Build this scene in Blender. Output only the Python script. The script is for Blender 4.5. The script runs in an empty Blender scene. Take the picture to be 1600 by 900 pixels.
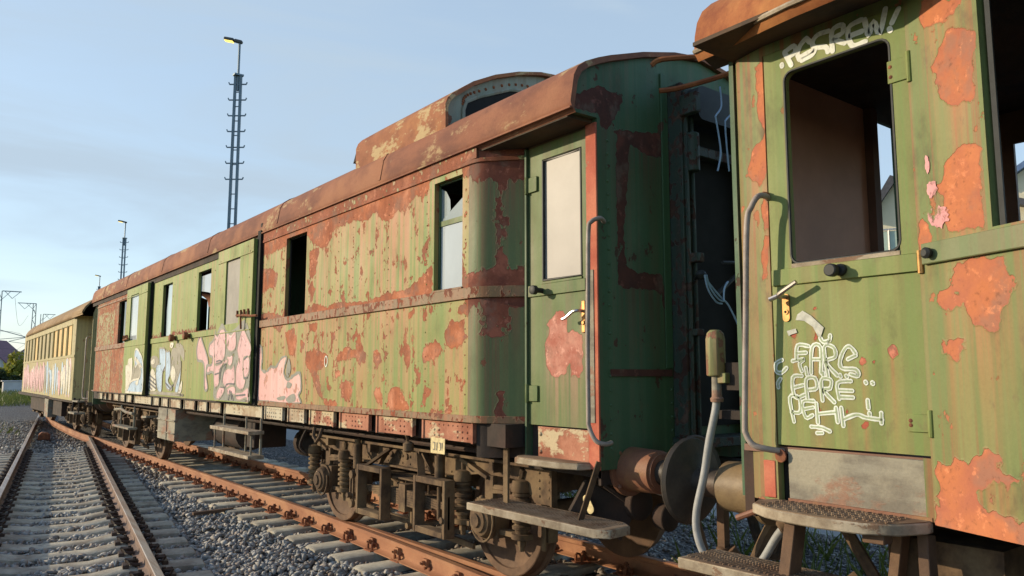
import bpy, bmesh, math, random, json
import numpy as np
from mathutils import Vector, Matrix, noise as mnoise
random.seed(7); RNG=np.random.default_rng(7)
SC=bpy.context.scene; COL=SC.collection
R=math.radians
# ------------------------------------------------------------------ mesh building
class MB:
    def __init__(s): s.v=[]; s.f=[]; s.a=[]; s.b={}
    def add(s,vs,fs,a=0.0):
        b=len(s.v); s.v.extend([tuple(map(float,p)) for p in vs]); s.f.extend([tuple(b+i for i in f) for f in fs])
        s.a.extend([a]*len(vs) if not hasattr(a,'__len__') else list(a)); return s
    def box(s,x0,x1,y0,y1,z0,z1,a=0.0):
        vs=[(x0,y0,z0),(x1,y0,z0),(x1,y1,z0),(x0,y1,z0),(x0,y0,z1),(x1,y0,z1),(x1,y1,z1),(x0,y1,z1)]
        return s.add(vs,[(0,3,2,1),(4,5,6,7),(0,1,5,4),(1,2,6,5),(2,3,7,6),(3,0,4,7)],a)
    def bar(s,p0,p1,w,h,up=(0,0,1),a=0.0):
        p0=Vector(p0);p1=Vector(p1);d=(p1-p0).normalized();u=Vector(up)
        if abs(d.dot(u))>.98:u=Vector((1,0,0))
        sx=d.cross(u).normalized();sy=sx.cross(d).normalized()
        vs=[]
        for p in (p0,p1):
            for i,j in ((-1,-1),(1,-1),(1,1),(-1,1)): vs.append(p+sx*(w/2*i)+sy*(h/2*j))
        return s.add(vs,[(3,2,1,0),(4,5,6,7),(0,1,5,4),(1,2,6,5),(2,3,7,6),(3,0,4,7)],a)
    def cyl(s,p0,p1,r,r1=None,n=16,caps=True,a=0.0):
        p0=Vector(p0);p1=Vector(p1);r1=r if r1 is None else r1;d=(p1-p0).normalized()
        u=Vector((0,0,1)) if abs(d.z)<.9 else Vector((1,0,0));sx=d.cross(u).normalized();sy=sx.cross(d)
        vs=[];fs=[]
        for p,q in ((p0,r),(p1,r1)):
            for k in range(n):
                t=2*math.pi*k/n; vs.append(p+sx*(q*math.cos(t))+sy*(q*math.sin(t)))
        for k in range(n): fs.append((k,n+k,n+(k+1)%n,(k+1)%n))
        if caps: fs.append(tuple(range(n))); fs.append(tuple(reversed(range(n,2*n))))
        return s.add(vs,fs,a)
    def lathe(s,o,ax,prof,n=24,a=0.0):
        # prof list of (along, radius) about axis ax from o
        o=Vector(o);d=Vector(ax).normalized();u=Vector((0,0,1)) if abs(d.z)<.9 else Vector((1,0,0));sx=d.cross(u).normalized();sy=sx.cross(d)
        vs=[];fs=[]
        for t,r in prof:
            for k in range(n):
                q=2*math.pi*k/n; vs.append(o+d*t+sx*(r*math.cos(q))+sy*(r*math.sin(q)))
        for i in range(len(prof)-1):
            for k in range(n): fs.append((i*n+k,(i+1)*n+k,(i+1)*n+(k+1)%n,i*n+(k+1)%n))
        fs.append(tuple(range(n))); m=(len(prof)-1)*n; fs.append(tuple(reversed(range(m,m+n))))
        return s.add(vs,fs,a)
    def tube(s,pts,r,n=8,a=0.0,rs=None):
        pts=[Vector(p) for p in pts]; vs=[];fs=[];prev=None
        for i,p in enumerate(pts):
            d=((pts[min(i+1,len(pts)-1)]-pts[max(i-1,0)])).normalized()
            if prev is None:
                u=Vector((0,0,1)) if abs(d.z)<.9 else Vector((1,0,0)); sx=d.cross(u).normalized()
            else: sx=(prev-d*prev.dot(d)).normalized()
            prev=sx; sy=sx.cross(d); q=rs[i] if rs else r
            for k in range(n):
                t=2*math.pi*k/n; vs.append(p+sx*(q*math.cos(t))+sy*(q*math.sin(t)))
        m=len(pts)
        for i in range(m-1):
            for k in range(n): fs.append((i*n+k,(i+1)*n+k,(i+1)*n+(k+1)%n,i*n+(k+1)%n))
        fs.append(tuple(range(n))); fs.append(tuple(reversed(range((m-1)*n,m*n))))
        return s.add(vs,fs,a)
    def prism(s,poly,axis,c0,c1,a=0.0):
        # poly in 2D extruded along axis ('x': (y,z); 'y': (x,z); 'z': (x,y))
        def P(p,c): return {'x':(c,p[0],p[1]),'y':(p[0],c,p[1]),'z':(p[0],p[1],c)}[axis]
        n=len(poly); vs=[P(p,c0) for p in poly]+[P(p,c1) for p in poly]
        fs=[tuple(range(n)),tuple(reversed(range(n,2*n)))]+[(i,n+i,n+(i+1)%n,(i+1)%n) for i in range(n)]
        return s.add(vs,fs,a)
    def dome(s,c,nrm,r,h=None,n=6,a=2.0):
        c=Vector(c);d=Vector(nrm).normalized();h=h or r*.7
        return s.lathe(c,d,[(0,r),(h*.6,r*.75),(h,r*.25)],n,a)
    def build(s,name,mat,parent=None,bevel=0,smooth=40,seg=1,fixn=True):
        me=bpy.data.meshes.new(name); me.from_pydata(s.v,[],s.f); 
        at=me.attributes.new('peel','FLOAT','POINT'); at.data.foreach_set('value',np.array(s.a,dtype=np.float32))
        if s.b:
            bb=np.zeros(len(s.v),dtype=np.float32)
            for k,q in s.b.items(): bb[k:k+len(q)]=q
            me.attributes.new('bleed','FLOAT','POINT').data.foreach_set('value',bb)
        if fixn:
            bm=bmesh.new(); bm.from_mesh(me); bmesh.ops.recalc_face_normals(bm,faces=bm.faces); bm.to_mesh(me); bm.free()
        if smooth:
            me.polygons.foreach_set('use_smooth',[True]*len(me.polygons)); me.set_sharp_from_angle(angle=R(smooth))
        me.update(); o=bpy.data.objects.new(name,me); COL.objects.link(o)
        if mat: me.materials.append(mat)
        if bevel:
            m=o.modifiers.new('edge','BEVEL'); m.width=bevel; m.segments=seg; m.limit_method='ANGLE'; m.angle_limit=R(40); m.harden_normals=False
        if parent: setpar(o,parent)
        return o
def setpar(o,p):
    o.parent=p; o.matrix_parent_inverse=wm(p).inverted()
def wm(o):
    m=o.matrix_basis.copy()
    if o.parent: m=wm(o.parent)@o.matrix_parent_inverse@m
    return m
def tag(o,label=None,cat=None,group=None,kind=None):
    if label:o['label']=label
    if cat:o['category']=cat
    if group:o['group']=group
    if kind:o['kind']=kind
    return o
def empty(name,loc,label,cat,group=None,rz=0):
    o=bpy.data.objects.new(name,None); COL.objects.link(o); o.location=loc; o.rotation_euler.z=rz; o.empty_display_size=.2
    return tag(o,label,cat,group)
def kids(o): return [c for c in bpy.data.objects if c.parent==o]
KID={}
def copy_tree(o,parent=None):
    c=o.copy(); COL.objects.link(c)
    if parent: c.parent=parent
    for ch in list(o.children): copy_tree(ch,c)
    return c
def rpoly(x0,x1,y0,y1,r,n=4):
    out=[]
    for cx,cy,a0 in ((x1-r,y1-r,0),(x0+r,y1-r,90),(x0+r,y0+r,180),(x1-r,y0+r,270)):
        for k in range(n+1):
            t=R(a0+90*k/n); out.append((cx+r*math.cos(t),cy+r*math.sin(t)))
    return out
# ------------------------------------------------------------------ 2D helpers
def sdf(P,polys):
    """signed distance (inside positive) of points to the nearest of some polygons"""
    P=np.asarray(P,dtype=float); best=np.full(len(P),-9.0)
    for q in polys:
        q=np.asarray(q,dtype=float); d=np.full(len(P),9.0); ins=np.zeros(len(P),bool)
        for i in range(len(q)):
            a=q[i]; b=q[(i+1)%len(q)]; e=b-a; w=P-a
            t=np.clip((w@e)/max(e@e,1e-9),0,1); d=np.minimum(d,np.hypot(*(w-np.outer(t,e)).T))
            c1=(a[1]>P[:,1])!=(b[1]>P[:,1])
            if abs(b[1]-a[1])>1e-9:
                xi=a[0]+(P[:,1]-a[1])*(b[0]-a[0])/(b[1]-a[1]); ins^=c1&(P[:,0]<xi)
        best=np.maximum(best,np.where(ins,d,-d))
    return best
def lin(a,b,step):
    n=max(1,int(round((b-a)/step))); return [a+(b-a)*i/n for i in range(n+1)]
def wall(mb,path,z0,z1,holes=(),t=.05,du=.06,dz=.06,peel=None,inn=1,zcut=None):
    """upright sheet of thickness t along a plan polyline; holes (u0,u1,z0,z1); peel(points Nx3, u, z)->attr"""
    path=[Vector((p[0],p[1])) for p in path]; L=[0.0]
    for i in range(1,len(path)): L.append(L[-1]+(path[i]-path[i-1]).length)
    us=set()
    for i in range(len(L)-1):
        for u in lin(L[i],L[i+1],du): us.add(round(u,4))
    for h in holes: us.add(round(h[0],4)); us.add(round(h[1],4))
    us=sorted(min(u,L[-1]) for u in us if -1e-6<=u<=L[-1]+1e-3)
    zs=set(round(z,4) for z in lin(z0,z1,dz))
    for h in holes: zs.add(round(h[2],4)); zs.add(round(h[3],4))
    zs=sorted(min(z,z1) for z in zs if z0-1e-3<=z<=z1+1e-3)
    us=[u for i,u in enumerate(us) if i==0 or u-us[i-1]>2e-4]; zs=[z for i,z in enumerate(zs) if i==0 or z-zs[i-1]>2e-4]
    segn=[]
    for i in range(len(path)-1):
        d=(path[i+1]-path[i]).normalized(); segn.append(Vector((-d.y,d.x))*inn)
    def PN(u):
        for i in range(len(L)-1):
            if u<=L[i+1]+1e-6:
                f=(u-L[i])/(L[i+1]-L[i]); p=path[i].lerp(path[i+1],f); n=segn[i]
                if abs(u-L[i+1])<1e-4 and i+1<len(segn): n=(segn[i]+segn[i+1]); n=n/ max(.3,(n.length/2))/2*1.0; 
                return p,n
        return path[-1],segn[-1]
    F=[];B=[]
    for u in us:
        p,n=PN(u)
        for z in zs: F.append((p.x,p.y,z)); B.append((p.x+n.x*t,p.y+n.y*t,z))
    nz=len(zs)
    def filled(i,j):
        if i<0 or j<0 or i>=len(us)-1 or j>=nz-1: return False
        cu=(us[i]+us[i+1])/2; cz=(zs[j]+zs[j+1])/2
        return not any(h[0]<cu<h[1] and h[2]<cz<h[3] for h in holes)
    nF=len(F); fs=[]
    for i in range(len(us)-1):
        for j in range(nz-1):
            if not filled(i,j): continue
            a=i*nz+j;b=(i+1)*nz+j;c=b+1;d=a+1
            fs.append((a,b,c,d)); fs.append((nF+d,nF+c,nF+b,nF+a))
            if not filled(i-1,j): fs.append((a,d,nF+d,nF+a))
            if not filled(i+1,j): fs.append((b,nF+b,nF+c,c))
            if not filled(i,j-1): fs.append((a,nF+a,nF+b,b))
            if not filled(i,j+1): fs.append((d,c,nF+c,nF+d))
    at=np.zeros(2*nF)
    if peel is not None:
        uu=np.repeat(us,nz); zz=np.tile(zs,len(us)); at[:nF]=peel(np.array(F),uu,zz)
    if peel is not None:
        A=np.clip(at[:nF].reshape(len(us),nz)-.75,0,1); Z=np.array(zs); bl=np.zeros_like(A)
        for k in range(1,nz):
            dzs=Z[k:]-Z[:-k]; 
            if dzs.min()>.75: break
            bl[:,:-k]=np.maximum(bl[:,:-k],A[:,k:]*np.clip(1-dzs/.7,0,1)**1.3)
        mb.b[len(mb.v)]=bl.ravel()
    mb.add(F+B,fs,list(at)); return mb
def fld(P2,polys,w=.08,base=-1.0):
    return 1+np.maximum(base,np.clip(sdf(P2,polys)/w,-1,1))
def smoothpoly(P,n=4):
    """closed Catmull-Rom"""
    P=[Vector(p) for p in P]; out=[]; m=len(P)
    for i in range(m):
        a,b,c,d=P[i-1],P[i],P[(i+1)%m],P[(i+2)%m]
        for k in range(n):
            t=k/n; out.append(.5*((2*b)+(c-a)*t+(2*a-5*b+4*c-d)*t*t+(3*b-a-3*c+d)*t**3))
    return [(p.x,p.y) for p in out]
def smoothline(P,n=5):
    P=[Vector(p) for p in P]
    if len(P)<3: return [(p.x,p.y) for p in P]
    out=[]; m=len(P)
    for i in range(m-1):
        a,b,c,d=P[max(i-1,0)],P[i],P[i+1],P[min(i+2,m-1)]
        for k in range(n):
            t=k/n; out.append(.5*((2*b)+(c-a)*t+(2*a-5*b+4*c-d)*t*t+(3*b-a-3*c+d)*t**3))
    out.append(P[-1]); return [(p.x,p.y) for p in out]
def stroke(mb,P,w,mp,lift=0.0,closed=False,jit=.0):
    """flat painted ribbon with round ends; mp maps (u,v,lift) to 3D"""
    P=[Vector(p) for p in P]; m=len(P)
    if m<2: return
    Ls=[];Rs=[]
    for i,p in enumerate(P):
        if closed: d=(P[(i+1)%m]-P[i-1])
        else: d=P[min(i+1,m-1)]-P[max(i-1,0)]
        if d.length<1e-7: d=Vector((1,0))
        d.normalize(); n=Vector((-d.y,d.x)); q=w/2*(1+random.uniform(-jit,jit)); Ls.append(p+n*q); Rs.append(p-n*q)
    b=[mp(p.x,p.y,lift) for p in Ls]+[mp(p.x,p.y,lift) for p in Rs]; fs=[]
    for i in range(m if closed else m-1):
        j=(i+1)%m; fs.append((i,j,m+j,m+i))
    mb.add(b,fs)
    if not closed:
        for p,q in ((P[0],P[1]),(P[-1],P[-2])):
            mb.add([mp(p.x+w/2*math.cos(k*math.pi/5),p.y+w/2*math.sin(k*math.pi/5),lift-.0003) for k in range(10)],[tuple(range(10))])
def fillpoly(mb,P,mp,lift=0.0):
    mb.add([mp(p[0],p[1],lift) for p in P],[tuple(range(len(P)))])
def decal(mb,name,mat,parent):
    return mb.build(name,mat,parent,smooth=0,fixn=False)
# ------------------------------------------------------------------ materials
class NT:
    def __init__(s,name):
        s.m=bpy.data.materials.new(name); s.m.use_nodes=True; s.t=s.m.node_tree; s.t.nodes.clear()
        s.out=s.n('ShaderNodeOutputMaterial'); s.bs=s.n('ShaderNodeBsdfPrincipled'); s.l(s.bs.outputs[0],s.out.inputs[0])
        s._c=None
    def n(s,t,**k):
        x=s.t.nodes.new(t)
        for a,b in k.items(): setattr(x,a,b)
        return x
    def l(s,a,b): s.t.links.new(a,b)
    def set(s,sock,v):
        if isinstance(v,bpy.types.NodeSocket): s.l(v,sock)
        elif v is not None: sock.default_value=v
    def obj(s):
        if s._c is None: s._c=s.n('ShaderNodeTexCoord').outputs['Object']
        return s._c
    def map(s,sc=(1,1,1),loc=(0,0,0),v=None):
        x=s.n('ShaderNodeMapping'); s.set(x.inputs[0],v or s.obj()); x.inputs['Scale'].default_value=sc; x.inputs['Location'].default_value=loc; return x.outputs[0]
    def noise(s,scale,det=4,rough=.55,v=None,dist=0.0):
        x=s.n('ShaderNodeTexNoise'); s.set(x.inputs['Vector'],v or s.obj()); x.inputs['Scale'].default_value=scale; x.inputs['Detail'].default_value=det; x.inputs['Roughness'].default_value=rough; x.inputs['Distortion'].default_value=dist; return x.outputs['Fac']
    def voro(s,scale,feat='F1',v=None,out='Distance',rnd=1.0):
        x=s.n('ShaderNodeTexVoronoi',feature=feat); s.set(x.inputs['Vector'],v or s.obj()); x.inputs['Scale'].default_value=scale; x.inputs['Randomness'].default_value=rnd; return x.outputs[out]
    def ramp(s,f,a,b,smooth=True):
        x=s.n('ShaderNodeMapRange',interpolation_type='SMOOTHSTEP' if smooth else 'LINEAR'); s.set(x.inputs[0],f); x.inputs[1].default_value=a; x.inputs[2].default_value=b; return x.outputs[0]
    def math(s,op,a,b=None,c=None):
        x=s.n('ShaderNodeMath',operation=op); s.set(x.inputs[0],a); s.set(x.inputs[1],b)
        if c is not None: s.set(x.inputs[2],c)
        return x.outputs[0]
    def mix(s,f,a,b,bl='MIX'):
        x=s.n('ShaderNodeMix',data_type='RGBA',blend_type=bl); s.set(x.inputs[0],f)
        for i,v in ((6,a),(7,b)):
            s.set(x.inputs[i],v if isinstance(v,bpy.types.NodeSocket) else (tuple(v)+(1,) if len(v)==3 else v))
        return x.outputs[2]
    def attr(s,n='peel'):
        x=s.n('ShaderNodeAttribute',attribute_name=n); return x.outputs['Fac']
    def bump(s,h,st=.5,d=.005,nrm=None):
        x=s.n('ShaderNodeBump'); s.set(x.inputs['Height'],h); x.inputs['Strength'].default_value=st; x.inputs['Distance'].default_value=d
        if nrm: s.l(nrm,x.inputs['Normal'])
        s.l(x.outputs[0],s.bs.inputs['Normal']); return x.outputs[0]
    def fin(s,col,rough=.6,metal=0.0,spec=.5):
        s.set(s.bs.inputs['Base Color'],col if isinstance(col,bpy.types.NodeSocket) else tuple(col)+(1,)); s.set(s.bs.inputs['Roughness'],rough); s.set(s.bs.inputs['Metallic'],metal); s.bs.inputs['Specular IOR Level'].default_value=spec; return s.m
def paint(name,A,B,S,rust=((.27,.075,.035),(.15,.045,.025),(.40,.13,.07)),streak=.6,scatter=.0,mixed=None,rough=.60,namp=.9,dirt=.35,chip=.62,lowdirt=0.0):
    """old flaking enamel over rusty steel; attribute 'peel' (0..2) says where it has come off"""
    t=NT(name)
    st=t.noise(1,3,.55,t.map((9,9,.07))); st2=t.noise(1,5,.65,t.map((15,15,.10),(3,1,7)))
    c=t.mix(t.ramp(st,.45,.56),A,B)
    big=t.noise(.9,3,.5,t.map((1,1,1),(5,2,1)))
    k=t.math('MULTIPLY',t.ramp(st2,.46,.58),t.math('MULTIPLY',t.ramp(big,.25,.62),streak)); c=t.mix(k,c,S); bs=t.math('MULTIPLY',t.attr('bleed'),t.ramp(t.noise(1,4,.6,t.map((22,22,.5),(6,1,2))),.36,.60)); c=t.mix(t.math('MULTIPLY',bs,.85),c,tuple(.6*a+.4*b for a,b in zip(rust[0],S)))
    dk=t.noise(3.2,6,.65,t.map((1,1,.55),(9,9,3))); c=t.mix(t.math('MULTIPLY',t.ramp(dk,.52,.75),dirt),c,(.06,.045,.03))
    sm=t.noise(11,6,.7,t.map((1,1,.6),(2,7,1))); c=t.mix(t.math('MULTIPLY',t.ramp(sm,.55,.75),dirt*.9),c,(.13,.085,.045))
    fine=t.noise(70,3,.6); 
    n1=t.noise(4.5,7,.62,t.map((1,1,1),(1,4,2))); n2=t.noise(17,4,.6,t.map((1,1,.7),(7,4,2)))
    base=t.math('SUBTRACT',t.attr(),1.0)
    if mixed is not None: base=t.math('MAXIMUM',base,mixed)
    v=t.math('ADD',base,t.math('MULTIPLY',t.math('SUBTRACT',n1,.5),namp)); v=t.math('ADD',v,t.math('MULTIPLY',t.math('SUBTRACT',n2,.5),.55+namp*.35)); v=t.math('ADD',v,t.math('MULTIPLY',t.math('SUBTRACT',t.voro(19,v=t.map((1,1,.8),(1,2,3))),.45),.5))
    m=t.ramp(v,-.02,.03)
    if scatter>0:
        ch=t.noise(8.5,6,.62,t.map((1,1,.7),(11,3,8))); ch=t.math('ADD',ch,t.math('MULTIPLY',t.math('SUBTRACT',t.noise(22,3,.5,t.map((1,1,1),(2,9,5))),.5),.18))
        m=t.math('MAXIMUM',m,t.math('MULTIPLY',t.ramp(ch,chip,chip+.012),scatter))
    r1=t.noise(5,6,.65,t.map((1,1,.8),(4,4,4))); r2=t.noise(2.3,5,.6,t.map((1,1,1),(8,1,3)))
    rc=t.mix(t.ramp(r1,.35,.65),rust[1],rust[0]); rc=t.mix(t.ramp(r2,.52,.68),rc,rust[2])
    rc=t.mix(t.math('MULTIPLY',t.ramp(t.noise(3.4,5,.62,t.map((1,1,.8),(2,6,9))),.50,.62),.75),rc,tuple(.45*a+.55*b for a,b in zip(rust[1],(.20,.15,.115)))); rc=t.mix(t.math('MULTIPLY',t.ramp(t.noise(13,6,.7,t.map((1,1,1),(5,5,2))),.56,.66),.6),rc,tuple(min(1,x*1.35+.02) for x in rust[2]))
    rc=t.mix(t.math('MULTIPLY',t.ramp(t.noise(30,4,.7),.55,.7),.4),rc,(.07,.03,.02))
    rc=t.mix(t.math('MULTIPLY',t.math('SUBTRACT',1.0,t.ramp(v,.02,.22)),.55),rc,rust[1])  # rust darkened along flake edges, painting in shade from the thick paint
    rim=t.math('MULTIPLY',t.ramp(v,-.09,-.03),t.math('SUBTRACT',1.0,m))
    c=t.mix(t.math('MULTIPLY',rim,t.math('MULTIPLY',t.ramp(n2,.44,.54),.45)),c,tuple(min(1,x*1.2+.03) for x in S))
    dr=t.math('MULTIPLY',t.ramp(v,-.05,.0),t.math('SUBTRACT',1.0,t.ramp(v,.0,.09))); c=t.mix(t.math('MULTIPLY',dr,.0),c,(.05,.03,.02))
    c=t.mix(m,c,rc)
    c=t.mix(.22,c,t.mix(fine,(.25,.25,.25),(.75,.75,.75)),'OVERLAY')
    t.l(c,t.bs.inputs['Base Color'])
    h=t.math('SUBTRACT',t.math('MULTIPLY',t.noise(24,5,.65),.30),m); h=t.math('ADD',h,t.math('MULTIPLY',t.ramp(v,-.12,-.02),.35)); h=t.math('ADD',h,t.math('MULTIPLY',t.noise(1.7,2,.4,t.map((1,1,.6))),2.2))
    t.bump(h,.75,.0045)
    rg=t.math('ADD',t.math('MULTIPLY',m,.88-rough),t.math('ADD',rough,t.math('MULTIPLY',t.math('SUBTRACT',dk,.5),.4)))
    return t.fin(c,rg,0.0,.3)
def rusty(name,cols,scale=5,patch=None,pth=(.55,.62),rough=.85,bumpd=.004,stretch=(1,1,1),streakz=None,peelcol=None):
    t=NT(name); a=t.noise(scale,7,.65,t.map(stretch)); b=t.noise(scale*.4,5,.6,t.map((1,1,1),(3,3,3)))
    c=t.mix(t.ramp(a,.35,.65),cols[0],cols[1]); c=t.mix(t.ramp(b,.45,.65),c,cols[2] if len(cols)>2 else cols[1])
    h=t.math('MULTIPLY',a,.6)
    if streakz: c=t.mix(t.math('MULTIPLY',t.ramp(t.noise(1,4,.6,t.map(streakz,(2,2,2))),.5,.7),.7),c,cols[-1])
    if patch:
        q=t.noise(scale*.55,7,.68,t.map((1,.55,1),(6,2,9))); q=t.ramp(q,*pth); c=t.mix(t.math('MULTIPLY',q,.85),c,patch); h=t.math('ADD',h,t.math('MULTIPLY',q,.4))
    if peelcol:
        m=t.ramp(t.attr(),.9,1.1); c=t.mix(m,c,peelcol)
    f=t.noise(60,4,.7); c=t.mix(.35,c,t.mix(f,(.2,.2,.2),(.8,.8,.8)),'OVERLAY'); h=t.math('ADD',h,t.math('MULTIPLY',f,.5))
    t.bump(h,.7,bumpd); return t.fin(c,t.math('ADD',rough-.1,t.math('MULTIPLY',a,.2)),0,.3)
def spray(name,col,hole=(.58,.66),rough=.6,thin=.0):
    # sprayed or marker paint: slightly uneven, worn through in flakes and thin at places
    t=NT(name); a=t.noise(5,5,.6); c=t.mix(t.ramp(a,.3,.7),tuple(x*.82 for x in col),tuple(min(1,x*1.12) for x in col)); c=t.mix(t.math('MULTIPLY',t.ramp(t.noise(1,4,.6,t.map((16,16,.4))),.5,.7),.35),c,tuple(x*.62+.03 for x in col))
    m=t.fin(c,rough,0,.35); h=t.ramp(t.noise(11,6,.68,t.map((1,1,.7),(3,8,2))),*hole); h=t.math('MAXIMUM',h,t.math('MULTIPLY',t.ramp(t.noise(38,4,.6),.5,.7),thin))
    tr=t.n('ShaderNodeBsdfTransparent'); mx=t.n('ShaderNodeMixShader'); t.set(mx.inputs[0],h); t.l(t.bs.outputs[0],mx.inputs[1]); t.l(tr.outputs[0],mx.inputs[2]); t.l(mx.outputs[0],t.out.inputs[0]); return m
def plain(name,col,rough=.6,var=.25,scale=12,bump=.3,metal=0.0,spec=.4,bd=.002):
    t=NT(name); a=t.noise(scale,5,.6); b=t.noise(scale*.2,4,.6,t.map((1,1,1),(4,2,1)))
    c=t.mix(t.ramp(a,.3,.7),tuple(x*(1-var) for x in col),tuple(min(1,x*(1+var)) for x in col)); c=t.mix(t.math('MULTIPLY',t.ramp(b,.5,.7),.4),c,tuple(x*.6 for x in col))
    if bump: t.bump(t.math('ADD',a,t.math('MULTIPLY',t.noise(scale*6,3),.5)),bump,bd)
    return t.fin(c,rough,metal,spec)
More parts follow.
